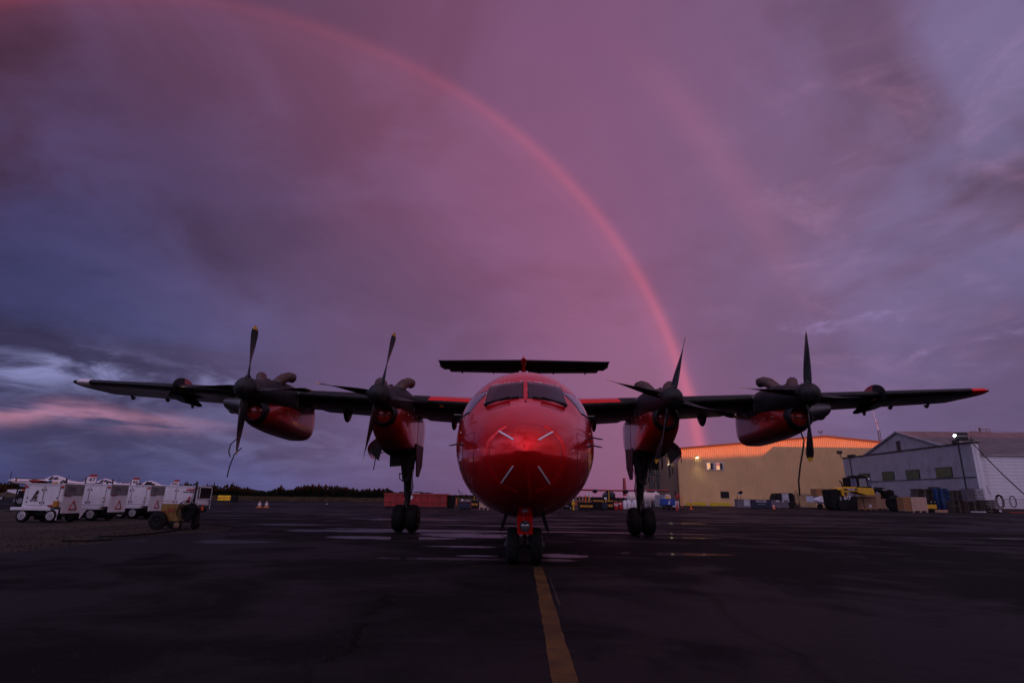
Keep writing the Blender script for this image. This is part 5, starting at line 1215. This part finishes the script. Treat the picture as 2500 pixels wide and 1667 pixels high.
t, h = post_(1479,1243.5,1216,'yellow','short yellow post with a small white plate between the black bins','sign',r=.04); MB().box((0,-.05,h),(.26,.02,.2)).build('sign_plate','marks_white',t)
post_(1487.5,1241,1198,'yellow','tall thin yellow pole in front of the far red aircraft','pole',r=.06,base=False)
for u0, u1, tx, lb_ in ((1497,1509,'PAI','red drum with white PAI lettering'),(1510,1521,None,'red drum with a small white square label')):
    x, y, w, h = at(u0,u1,1244,1226); t = empty('drum',(x+w/2,y,0),0,lb_,'drum','two red drums'); r_ = w/2
    MB().lathe((0,0,0),(0,0,1),[(0,r_*.94),(.02,r_),(h*.33,r_),(h*.35,r_*1.04),(h*.37,r_),(h*.65,r_),(h*.67,r_*1.04),(h*.69,r_),(h-.02,r_),(h,r_*.94)],20).build('barrel','red_drum',t,smooth=40)
    MB().lathe((0,0,h),(0,0,1),[(-.01,r_*.9),(.012,r_*.88)],20).build('lid','dark_brown',t)
    if tx: text(tx,.30,'marks_white',t,(0,-r_*1.05,h*.66),sx=.9,bold=.01)
    else: MB().box((-r_*.5,-r_*.95,h*.82),(.16,.03,.16)).build('label','marks_white',t)
for i, (u0, u1, vt, lb_) in enumerate(((1522,1531,1219,'leftmost of the white gas cylinders, shorter than its neighbour'),(1530,1541,1217,'white gas cylinder with a valve frame, second of the group'),(1539,1546,1221,'narrow white gas cylinder between two wide ones'),(1544,1554,1217,'wide white gas cylinder nearest the right main wheels'))):
    x, y, w, h = at(u0,u1,1242,vt); y -= .05*i; t = empty('gas_cylinder',(x+w/2,y,0),0,lb_,'gas cylinder','white gas cylinders beside the red drums'); r_ = w/2
    MB().lathe((0,0,0),(0,0,1),[(0,r_*.9),(.06,r_),(h*.74,r_),(h*.80,r_*.85),(h*.82,r_*.45)],20).build('cylinder','aircraft_white',t,smooth=50)
    MB().lathe((0,0,h*.80),(0,0,1),[(0,r_*.8),(h*.12,r_*.8),(h*.12,r_*.7)],16).build('collar','gauge_grey' if i == 2 else 'aircraft_white',t); MB().cyl((0,0,h*.82),(0,0,h),.05,n=8).build('valve','steel',t)
# far red high-wing aircraft
YA = 92.
t = empty('high_wing_aircraft',(gx(1489,YA,1210),YA,0),0,'far red high-wing aircraft with a dark cabin and tall red fin','airplane'); zw = gz(1489,1197,YA)
MB().rings([[(x,cos(2*pi*k/12)*.8,zw+.02*abs(x)*.6+sin(2*pi*k/12)*.14) for k in range(12)] for x in (-9.9,-6,-3,0,3,6,9.9)]).build('wing','stripe_red',t,smooth=50)
MB().rings([[(cos(2*pi*k/16)*w,y_,zw-.85+sin(2*pi*k/16)*h) for k in range(16)] for y_, w, h in ((-2.6,.2,.3),(-1.8,.65,.7),(0,.8,.85),(4,.7,.75),(8,.25,.35))]).build('fuselage','dark_metal',t,smooth=50)
for s in (-1, 1): MB().rings([[(s*2.6+cos(2*pi*k/12)*r_,y_,zw-.15+sin(2*pi*k/12)*r_) for k in range(12)] for y_, r_ in ((-2.0,.12),(-1.7,.3),(0,.34),(1.5,.2))]).build('engine','black_cowl',t,smooth=50)
zf = gz(1525,1167,YA+8); xf = gx(1525,YA+8,1200)-t.location.x
MB().prism([(6.6,zw-.8),(7.5,zf),(8.7,zf),(9.3,zw-.8)], .30, 0, xf-.9*0-.15).build('fin','stripe_red',t)
for k in (-1, 1): MB().tube([(k*.8,-.6,zw-1.2),(k*1.5,-.4,.4)],.08,6).build('gear_leg','dark_metal',t); small_wheel((k*1.55,-.4,.4),.4,.25,t,axis=(1,0,0))
for u, s_ in ((1453,.35),(1468,.3)): MB().box((gx(u,YA,1200)-t.location.x,.2,zw-.25),(.05,.1,s_)).build('aerial','stripe_red',t)
# far airliner wing with dark winglets left of the nose
t = empty('airliner',(gx(1150,230,1210),230,0),0,'distant white airliner wing with dark winglet and tail tip left of the nose','airplane'); Y0 = 0
xw0, xw1 = gx(1128,230,1204)-t.location.x, gx(1200,230,1210)-t.location.x; z0_, z1_ = gz(1128,1203,230), gz(1200,1209,230)
MB().add([(xw0,0,z0_),(xw1,0,z1_),(xw1,0,z1_-.9),(xw0+3,0,z0_-.25),(xw0,3,z0_),(xw1,6,z1_),(xw1,6,z1_-.9),(xw0+3,3,z0_-.25)],[(0,1,2,3),(7,6,5,4),(0,4,5,1),(3,2,6,7),(0,3,7,4),(1,5,6,2)]).build('wing','aircraft_white',t,smooth=0)
MB().tube([(gx(1129,230,1204)-t.location.x,1,gz(1129,1202.6,230)),(gx(1121,230,1204)-t.location.x,1,gz(1121,1202,230)),(gx(1117.5,230,1200)-t.location.x,1,gz(1117.5,1194,230))],[.12,.22,.18],6).build('winglet','navy',t)
MB().tube([(gx(1148,230,1204)-t.location.x,5,gz(1148,1203,230)),(gx(1146,230,1200)-t.location.x,5,gz(1146,1198,230))],[.3,.12],6).build('winglet','navy',t)
MB().rings([[(14+cos(2*pi*k/20)*1.9,y_,2.6+sin(2*pi*k/20)*1.9*f) for k in range(20)] for y_, f in ((-8,.2),(-5,.9),(0,1),(22,1),(28,.3))]).build('fuselage','aircraft_white',t,smooth=50)
# tanks, totes and carts in front of the stairs
def tank(u0, u1, v1, vt, label, yo=0):
    x, y, w, h = at(u0,u1,v1,vt); y += yo; t = empty('fuel_tank',(x,y,0),0,label,'tank'); r_ = h*.34; zc = h-r_*1.05
    MB().lathe((w/2,0,zc),(1,0,0),[(-w/2,r_*.05),(-w/2+.10,r_*.6),(-w/2+.3,r_*.93),(-w/2+.5,r_),(w/2-.5,r_),(w/2-.3,r_*.93),(w/2-.1,r_*.6),(w/2,r_*.05)],28).build('shell','tank_cream',t,smooth=50)
    for q in (.25,.75): MB().lathe((w*q,0,zc+r_-.02),(0,0,1),[(0,.14),(.18,.12),(.2,.06)],12).build('hatch','marks_white',t); MB().span((w*q-.1,-r_*.7,0),(w*q+.1,r_*.7,zc-r_*.5)).build('saddle','mauve_grey',t)
    for k in range(5): MB().box((w*.28,-r_-.05,.25+k*.22),(.7,.04,.04)).build('ladder_rung','marks_white',t)
    for q in (-.35,.35): MB().box((w*.28+q,-r_-.05,.7),(.04,.04,1.3)).build('ladder_rail','marks_white',t)
    return t
tank(1571,1622,1239,1201,'big cream horizontal fuel tank in front of the green steel stairs',1.5)
tank(1541,1566,1238,1203,'smaller cream fuel tank directly behind the right main gear leg',3.)
def tote(u0, u1, v1, vt, label, m='plastic_wrap', zb=.15):
    x, y, w, h = at(u0,u1,v1,vt); t = empty('liquid_tote',(x,y,0),0,label,'tote'); MB().span((.05,.05,zb),(w-.05,.95,h-.05)).build('bottle',m,t,bevel=.04)
    g = MB()
    for k in range(7): g.cyl((w*k/6,0,zb),(w*k/6,0,h),.018,n=4)
    for k in range(6): g.cyl((0,0,zb+(h-zb)*k/5),(w,0,zb+(h-zb)*k/5),.018,n=4)
    g.build('cage','dark_metal',t); MB().span((0,0,0),(w,1.,zb)).build('pallet','wood_dark',t); return t
tote(1602,1626,1240,1207,'caged white liquid tote between the cream tank and the blue cart')
x, y, w, h = at(1626,1642,1241,1206); t = empty('mixing_tank',(x,y,0),0,'pale rounded tank with a yellow funnel bag on its front behind the blue cart','tank')
MB().span((0,0,.6),(w*.9,.7,h)).build('tank','tank_cream',t,bevel=.12); MB().lathe((w*.35,-.12,h*.62),(0,0,1),[(0,.28),(.15,.24),(.42,.08)],12).build('funnel_bag','yellow',t)
x, y, w, h = at(1617,1649,1244,1217); t = empty('service_cart',(x,y,0),0,'bright blue service cart with a white winged A emblem on small wheels','cart')
MB().span((0,0,h*.42),(w,1.0,h)).build('body','blue',t,bevel=.02); MB().span((w*.665,-.02,h*.42),(w*.68,0,h)).build('panel_gap','navy',t); a_logo(t,w*.52,-.03,h*.66,.38,'marks_white')
MB().span((0,.1,h*.3),(w,.9,h*.42)).build('chassis','black',t); MB().prism([(w*.80,h*.38),(w*1.05,h*.38),(w*1.02,h*.2),(w*.97,h*.3),(w*.86,h*.3),(w*.82,h*.16)],.03,1,-.05).build('mud_guard','marks_white',t)
for q in (.12,.5,.9): small_wheel((w*q,.0,.17),.17,.12,t,'black')
x, y, w, h = at(1649,1658,1244,1223); t = empty('extinguisher_cart',(x,y,0),0,'white wheeled cabinet with a red extinguisher strapped on its front','fire extinguisher')
MB().span((0,0,.15),(w,.5,h)).build('cabinet','gpu_white',t,bevel=.02); MB().lathe((w*.5,-.12,.12),(0,0,1),[(0,.10),(.55,.10),(.66,.04),(.72,.03)],12).build('cylinder','red_drum',t,smooth=50); small_wheel((.1,-.02,.1),.1,.06,t,'black')
t, h = post_(1656,1241,1206,'dark_brown','post with a round red hose reel at the corner of the tan hangar','hose reel',r=.05); MB().lathe((0,-.08,h-.28),(0,-1,0),[(0,.30),(.06,.30),(.08,.18)],16).build('reel','container_red',t)
post_(1665.5,1236,1211,'orange','plain orange post close to the left corner of the tan hangar front','delineator',r=.08)
post_(1687.5,1243,1217,'orange','orange delineator with white bands standing alone on the apron edge','delineator',band='marks_white',r=.08)
post_(1653,1244.5,1225,'red_drum','red and white post in front of the white wheeled cabinet','delineator',band='marks_white',r=.07)
# bins in front of the tan hangar
t, w, h = bin_(1800,1834,1240.5,1218,'mauve_grey','brownish translucent tote bin with a white glare patch on its right end, left of the navy bin','bin'); MB().span((w*.5,-.06,h*.25),(w*.95,-.0,h*.95)).build('wrap','plastic_wrap',t)  # pale sheet on the front stands in for white glare on the bin
t, h = post_(1810,1238,1203,'dark_metal','post with a small black and white wind indicator behind the brown bin','wind indicator',r=.04,base=False); MB().prism([(-.5,.0),(.1,.35),(.45,.30),(.35,-.15),(.0,-.25)],.1,1,0,Matrix.Translation((0,0,h))).build('head','black',t); MB().prism([(-.5,-.02),(-.1,-.35),(.3,-.30),(.0,-.02)],.12,1,0,Matrix.Translation((0,0,h))).build('head_plate','marks_white',t)
post_(1802,1239,1211,'container_red','short red post at the left end of the brown bin','post',r=.09,base=False)
t, w, h = bin_(1835,1884,1241,1219,'navy','long navy bin with white VECTOR lettering','bin'); text('VECTOR', .42, 'marks_white', t, (w*.5,-.05,h*.80), bold=.006, sx=.95); text('AEROSPACE', .20, 'plastic_wrap', t, (w*.5,-.05,h*.48), sx=.95)
t, w, h = bin_(1884,1926,1240.5,1220,'mauve_grey','mauve-grey bin with a pale sticker right of the navy bin','bin'); MB().span((w*.28,-.05,h*.78),(w*.46,-.0,h*.93)).build('sticker','marks_white',t); MB().span((w*.68,-.05,h*.72),(w*.73,-.0,h*.92)).build('sticker','marks_white',t)
x, y, w, h = at(1884.5,1890.5,1242,1230); t = empty('traffic_cone',(x+w/2,y-.3,0),0,'small orange cone with a white band in front of the mauve-grey bin','cone'); MB().lathe((0,0,0),(0,0,1),[(0,.2),(h*.95,.05),(h,.01)],12).build('cone','orange',t); MB().lathe((0,0,h*.5),(0,0,1),[(0,.13),(h*.22,.095)],12).build('band','marks_white',t)
x, y, w, h = at(1876,1912,1238,1213); o = MB().rings([[(x+q*w,y+2+cos(2*pi*k/16)*1.0,max(.01,h*s_*.9*abs(sin(pi*k/15.01))**.7)) for k in range(16)] for q, s_ in ((0,.55),(.2,.8),(.45,.97),(.7,1.),(1,.8))]).build('tarpaulin_heap','container_red',None,smooth=60); tag(o,'dark red tarpaulin heap behind the mauve-grey bin','tarpaulin')
t = empty('box_truck',(gx(1894,86,1230),86,0),0,'dark truck with a pale blue wrapped load behind the bins','truck'); w = gx(1943,86,1230)-t.location.x; h = gz(1918,1203,86)
MB().prism([(0,.5),(.0,h*.7),(.35,h*.98),(w*.9,h),(w,h*.72),(w,.5)],2.2,1,0).build('cab','black',t,bevel=.05); MB().prism([(w*.33,h*.35),(w*.34,h*.96),(w*.66,h*.97),(w*.68,h*.35)],.08,1,-.10).build('wrapped_load','plastic_wrap',t); MB().prism([(w*.08,h*.62),(w*.12,h*.9),(w*.3,h*.92),(w*.3,h*.62)],.05,1,-.04).build('window','window_dark',t)
for q in (.2,.8): small_wheel((w*q,.0,.4),.4,.3,t,'dark_metal')
o = MB().tube([(gx(1939,84,1230)+i*.11,84,gz(1950,1228,84)+sin(pi*i/8)*1.9) for i in range(9)], .05, 6).build('hose_loop','wood_dark'); tag(o,'arched hose standing up between the truck and the stacked steel racks','hose')
# stacked steel racks
x, y, w, h = at(1952,2002,1240,1204); t = empty('rack_stack',(x,y+1.,0),0,'tall stack of dark flat steel racks left of the white pickup','rack'); rr = random.Random(12)
for k in range(12):
    z = .1+k*(h-.15)/12; q = rr.uniform(0,.25) if k > 6 else 0; f = MB().span((q,0,z),(w-q*.3,2.,z+.06)).build('rack','dark_metal',t)
    if k % 2: MB().span((w*.1,-.02,z+.06),(w*.9,.02,z+.09)).build('edge','gauge_grey',f)
x, y, w, h = at(1918,1955,1240.5,1224); t = empty('pallet_stack',(x,y,0),0,'low stack of dark flat frames beside the mauve-grey bin','pallets')
for k in range(5): MB().span((0,0,k*h/5),(w,1.2,k*h/5+h*.12)).build('frame','dark_metal',t)
# white pickup with box
YP = 80.; t = empty('pickup_truck',(gx(2000,YP,1230),YP,0),0,'white pickup truck seen from behind, loaded with a brown carton','pickup truck')
X = lambda u: gx(u,YP,1225)-t.location.x
Z = lambda v, u=2025: gz(u,v,YP)
MB().span((X(2004),0,Z(1226)),(X(2024),4.5,Z(1211))).build('tailgate','gpu_white',t,bevel=.04); MB().prism([(X(2024)+.02,Z(1226)),(X(2024)+.02,Z(1211)),(X(2036),Z(1211)),(X(2041),Z(1219)),(X(2043),Z(1227)),(X(2036),Z(1230))],4.0,1,.1).build('side_panel','gpu_white',t,bevel=.05)
MB().span((X(2024)-.05,-.03,Z(1222)),(X(2027),.02,Z(1212))).build('tail_lamp','stripe_red',t); MB().span((X(1995),-.1,Z(1230)),(X(2030),.1,Z(1226))).build('bumper','mauve_grey',t); text('FORD',.22,'navy',t,((X(2004)+X(2024))/2,-.02,Z(1216)))
MB().prism([(X(1994),Z(1220)),(X(2002),Z(1212)),(X(2004),Z(1212)),(X(2004),Z(1224)),(X(1996),Z(1225))],1.2,1,-.2).build('wing_mirror_side','gpu_white',t)
for u in (2006, 2036): small_wheel((X(u),.6,.4),.4,.3,t,'dark_metal')
t2 = empty('carton',(gx(1999,YP,1230),YP+.3,0),0,'big plain brown carton on the bed of the white pickup','carton')
MB().span((0,0,Z(1211)),(X(2022)-X(1999),1.8,Z(1193))).build('carton_front','cardboard',t2); MB().span((X(2022)-X(1999)+.02,.2,Z(1211)),(X(2047)-X(1999),2.2,Z(1193.5))).build('dark_side','black',t2)
# wheel loader
YL = 70.; t = empty('wheel_loader',(gx(2040,YL,1235),YL,0),0,'yellow wheel loader with glazed cab and 477 on its dark counterweight','loader'); XL = t.location.x
X = lambda u: gx(u,YL,1215)-XL
Z = lambda v, u=2095: gz(u,v,YL)
MB().prism([(X(2030),Z(1238)),(X(2028),Z(1196)),(X(2050),Z(1193)),(X(2060),Z(1212)),(X(2096),Z(1212)),(X(2094),Z(1244)),(X(2040),Z(1246))],2.0,1,.2).build('counterweight','black',t,bevel=.08)
MB().prism([(X(2048),Z(1196)),(X(2056),Z(1191)),(X(2070),Z(1188)),(X(2096),Z(1188)),(X(2099),Z(1200)),(X(2074),Z(1200)),(X(2071),Z(1211)),(X(2058),Z(1211)),(X(2057),Z(1199))],2.2,1,.0).build('engine_hood','yellow',t,bevel=.06)
MB().prism([(X(2062),Z(1197)),(X(2062),Z(1193)),(X(2095),Z(1192)),(X(2095),Z(1196.5))],.05,1,-.04).build('louvre_band','dark_brown',t); text('WA 320', .26, 'marks_white', t, (X(2080),-.06,Z(1195)), bold=.01)
MB().prism([(X(2063),Z(1209)),(X(2063),Z(1201)),(X(2070),Z(1201)),(X(2069),Z(1209))],.05,1,-.04).build('side_grille','dark_brown',t)
MB().prism([(X(2098),Z(1203)),(X(2100),Z(1189)),(X(2136),Z(1191)),(X(2139),Z(1208)),(X(2118),Z(1208)),(X(2108),Z(1205))],2.0,1,.05).build('cab_base','yellow',t,bevel=.05)
cb = MB().prism([(X(2082),Z(1188)),(X(2082),Z(1165)),(X(2094),Z(1163)),(X(2124),Z(1163)),(X(2131),Z(1168)),(X(2136),Z(1190))],1.7,1,.3).build('cab','black',t,bevel=.05)
for a, b_ in ((2085,2090),(2092,2098),(2106,2123),(2127,2131)): MB().prism([(X(a),Z(1187)),(X(a),Z(1168)),(X(b_),Z(1167)),(X(b_)+.1,Z(1187))],.03,1,.26).build('window','gauge_grey' if a == 2106 else 'glass_side',cb)
MB().span((X(2095),.3,Z(1163)),(X(2122),1.9,Z(1160))).build('cab_roof','black',cb)
MB().tube([(X(2069),.8,Z(1188)),(X(2067),.8,Z(1178)),(X(2062.5),.8,Z(1173))],.09,8).build('exhaust_pipe','black',t); MB().lathe((X(2129),.1,Z(1168)),(0,-1,0),[(0,.14),(.05,.12)],12).build('work_lamp','marks_white',t)
g = MB(); g.tube([(X(2076),.6,Z(1188)),(X(2078),.6,Z(1184))],.08,6); g.box((X(2077),.6,Z(1183.5)),(.6,.3,.12)); g.build('intake_cap','black',t)
g = MB(); g.tube([(X(2138),.8,Z(1204)),(X(2150),.7,Z(1192)),(X(2163),.7,Z(1200)),(X(2176),.6,Z(1212))],[.35,.30,.28,.3],8); g.tube([(X(2140),.8,Z(1196)),(X(2158),.7,Z(1190)),(X(2172),.7,Z(1193))],.14,8); g.build('loader_arm','black',t)
MB().span((X(2161),.3,Z(1196)),(X(2171),.9,Z(1193))).build('cylinder_rod','steel',t); MB().prism([(X(2172),Z(1216)),(X(2176),Z(1194)),(X(2184),Z(1196)),(X(2186),Z(1216))],2.0,1,.0).build('bucket','black',t)
for u, v, r_, rm in ((2182,1227,1.02,'yellow'),(2056,1234,.62,'dark_metal')):
    c = (X(u),.1,r_); o = MB().lathe(c,(0,1,0),[(-.28,r_*.55),(-.28,r_*.85),(-.2,r_*.98),(0,r_),(.2,r_*.98),(.28,r_*.85),(.28,r_*.5)],28).build('wheel','rubber',t,smooth=40)
    MB().lathe((c[0],c[1]-.25,c[2]),(0,-1,0),[(0,r_*.56),(.03,r_*.54),(.0,r_*.42),(-.1,r_*.38),(-.1,.02)],24).build('rim',rm,o,smooth=40)
    for k in range(20):
        a = 2*pi*k/20; MB().box((c[0]+cos(a)*r_,c[1],c[2]+sin(a)*r_),(.10,.5,.10),T=Matrix()).build('tyre_lug','rubber',o)
text('477', .62, 'marks_white', t, (X(2069),.15,Z(1216)), bold=.015, shear=.2); MB().box((X(2054),.17,Z(1217)),(.22,.03,.5)).build('badge','gauge_grey',t)
# crates of timber
def crate(u0, um, u1, v1, vt, label, m0, m1, cols, rows, dpt=1.3, cords=()):
    x, y, w, h = at(um,u1,v1,vt); ws = (um-u0)*w/(u1-um)
    t = empty('timber_crate',(x-ws,y,0),0,label,'crate','timber loads in front of the lilac workshop')
    for r_ in range(rows):
        for c_ in range(cols):
            MB().span((ws+w*c_/cols+.02,0,.16+(h-.16)*r_/rows+.015),(ws+w*(c_+1)/cols-.02,dpt,.16+(h-.16)*(r_+1)/rows-.015)).build('plank',m1,t)
        MB().span((.0,.12,.16+(h-.16)*r_/rows+.012),(ws-.01,dpt,.16+(h-.16)*(r_+1)/rows-.012)).build('side_plank',m0,t)
    MB().span((.05,.2,.14),(ws+w-.05,dpt-.05,h-.03)).build('core','cord',t)
    for q in (.02,.45,.88): MB().span((ws+w*q,-.0,0),(ws+w*(q+.1),dpt,.13)).build('skid',m1,t)
    MB().span((0,.1,.13),(ws+w,dpt,.155)).build('base_board',m1,t)
    return t, ws, w, h
t, ws, w, h = crate(2091,2112,2141,1246,1211,'brown wrapped timber load with a small white label','wood','wood',2,6); MB().span((ws+w*.38,-.03,h*.22),(ws+w*.60,.0,h*.42)).build('label','marks_white',t)
crate(2118,2142,2169,1244,1205,'taller brown timber load standing behind the labelled one','wood','wood',2,5)
crate(2210,2229,2267,1247.5,1213,'timber load with pale sawn ends and a brown left side','cardboard','wood_pale',9,5)
# plough trailer
x, y, w, h = at(2255,2306,1246,1219); t = empty('flat_trailer',(x,y+1.2,0),0,'low dark trailer with yellow side plates behind the pale timber','trailer')
MB().span((-2.5,0,h*.62),(w,1.6,h)).build('bed','black',t); MB().span((-2.5,0,.1),(w,1.6,h*.3)).build('chassis','black',t)
for q0, q1 in ((-.35,.28),(.30,.98)): MB().span((w*q0,-.04,h*.28),(w*q1,.0,h*.60)).build('side_plate','yellow',t)
for q in (.1,.35,.5,.75,.93): MB().lathe((w*q,-.04,h*.82),(0,-1,0),[(0,.07),(.02,.06)],8).build('bolt','plastic_wrap',t)
x, y, w, h = at(2284,2315,1249,1244); o = MB().span((x,y,0),(x+w,y+.15,h)).build('loose_beam','wood',None); tag(o,'single pale beam lying on the ground in front of the dark trailer','beam')
# pallets
def pallets(u0, u1, v1, vt, m, n, label, dpt=1.2, z0=0., jitter=.0, yo=0.):
    x, y, w, h = at(u0,u1,v1,vt); y += yo; t = empty('pallet_stack',(x,y,z0),0,label,'pallets','stacked pallets beside the lilac workshop'); rr = random.Random(n*7+int(u0))
    hh = (h-z0)/n
    p0 = None
    for k in range(n):
        if p0 is None:
            g = MB(); g.span((0,0,hh*.70),(w,dpt,hh*.88)); g.span((0,0,0),(w,dpt,hh*.14))
            for q in (0,.45,.9): g.span((w*q,0,hh*.14),(w*(q+.1),dpt,hh*.70))
            p0 = o = g.build('pallet',m,t)
        else: o = p0.copy(); col.objects.link(o)
        o.location = (rr.uniform(-jitter,jitter),0,k*hh)
    return t, w, h
t, w, h = pallets(2278,2322,1245,1192,'wood_dark',14,'tall leaning stack of dark pallets left of the blue ones',yo=2.5,jitter=.12)
pallets(2320,2352,1244,1191,'pallet_blue',14,'tall stack of blue pallets',yo=2.0,jitter=.05)
pallets(2330,2362,1248,1222,'wood_dark',7,'low stack of dark brown pallets in front of the blue ones')
pallets(2363,2400,1249,1224,'wood_dark',6,'low stack of reddish brown pallets under the caged tote',yo=-.1)
pallets(2404,2440,1250,1220,'wood_dark',7,'low stack of pallets at the right, below the wrapped tote')
pallets(2354,2378,1244,1196,'wood_dark',10,'narrow stack of dark pallets between the blue stack and the caged tote',yo=1.5)
x, y, w, h = at(2334,2353,1243,1187); o = MB().span((x,y+3.4,0),(x+w,y+4.4,h)).build('green_bin','stair_steel',None,bevel=.03); tag(o,'dark green box standing behind the blue pallets','box')
t = tote(2375,2402,1243,1192,'caged dark liquid tote on pallets left of the wrapped one','mauve_grey',1.0); t.location.y += .8
t = tote(2402,2427,1243,1192,'caged tote with crumpled white wrap on pallets','plastic_wrap',1.0); t.location.y += 1.0; t['label'] = 'caged tote with crumpled white wrap beside the corner of the white hall'
x, y, w, h = at(2411,2420,1243,1189); o = MB().rings([[(x+w/2+cos(2*pi*k/12)*w*f,y+1.4+sin(2*pi*k/12)*w*f,h-1.0*(1-f)-.4+q) for k in range(12)] for q, f in ((0,.5),(.25,.45),(.42,.2))]).build('rag','black',None,smooth=50); tag(o,'black rag heaped on top of the wrapped tote','cloth')
x, y, w, h = at(2378,2402,1250.5,1246); o = MB().span((x-.6,y-.4,.05),(x+w,y-.25,.2)).build('loose_board','plastic_wrap',None); tag(o,'pale board lying at the foot of the reddish pallets','board')
# wire cage trailer with hoses
x, y, w, h = at(2432,2510,1243,1217); t = empty('cage_trailer',(x,y,0),0,'long wire mesh cage trailer holding hoses at the right edge','trailer'); w += 1.5; M_('mesh_wire',(.40,.33,.33),.5)
g = MB()
for k in range(33): g.cyl((w*k/32,0,.55),(w*k/32,0,h),.016,n=4)
for k in range(7): g.cyl((0,0,.55+(h-.55)*k/6),(w,0,.55+(h-.55)*k/6),.016,n=4)
g.build('mesh','mesh_wire',t); MB().cyl((0,0,h),(w,0,h),.04,n=6).build('top_rail','mesh_wire',t); MB().cyl((0,0,.55),(w,0,.55),.05,n=6).build('bottom_rail','mesh_wire',t)
MB().span((0,.1,.40),(w,1.6,.5)).build('deck','wood_dark',t); small_wheel((.4,-.05,.28),.28,.14,t); small_wheel((w-1.,-.05,.28),.28,.14,t); MB().span((1.6,-.06,.05),(w,.2,.16)).build('red_bar','container_red',t)
for i, (u, s_) in enumerate(((2451,1.),(2483,.9))):
    x_ = gx(u,y,1225)-x; tr = MB().tube([(x_+cos(a)*.42*s_,.6,h-.35+sin(a)*.75*s_) for a in [2*pi*k/20 for k in range(21)]], .13 if i == 0 else .06, 8).build('hose_coil','rubber'); tr.location = (x,y,0); tag(tr,('thick black hose coil standing in the mesh cage','thinner black hose loop hanging over the mesh cage')[i],'hose')
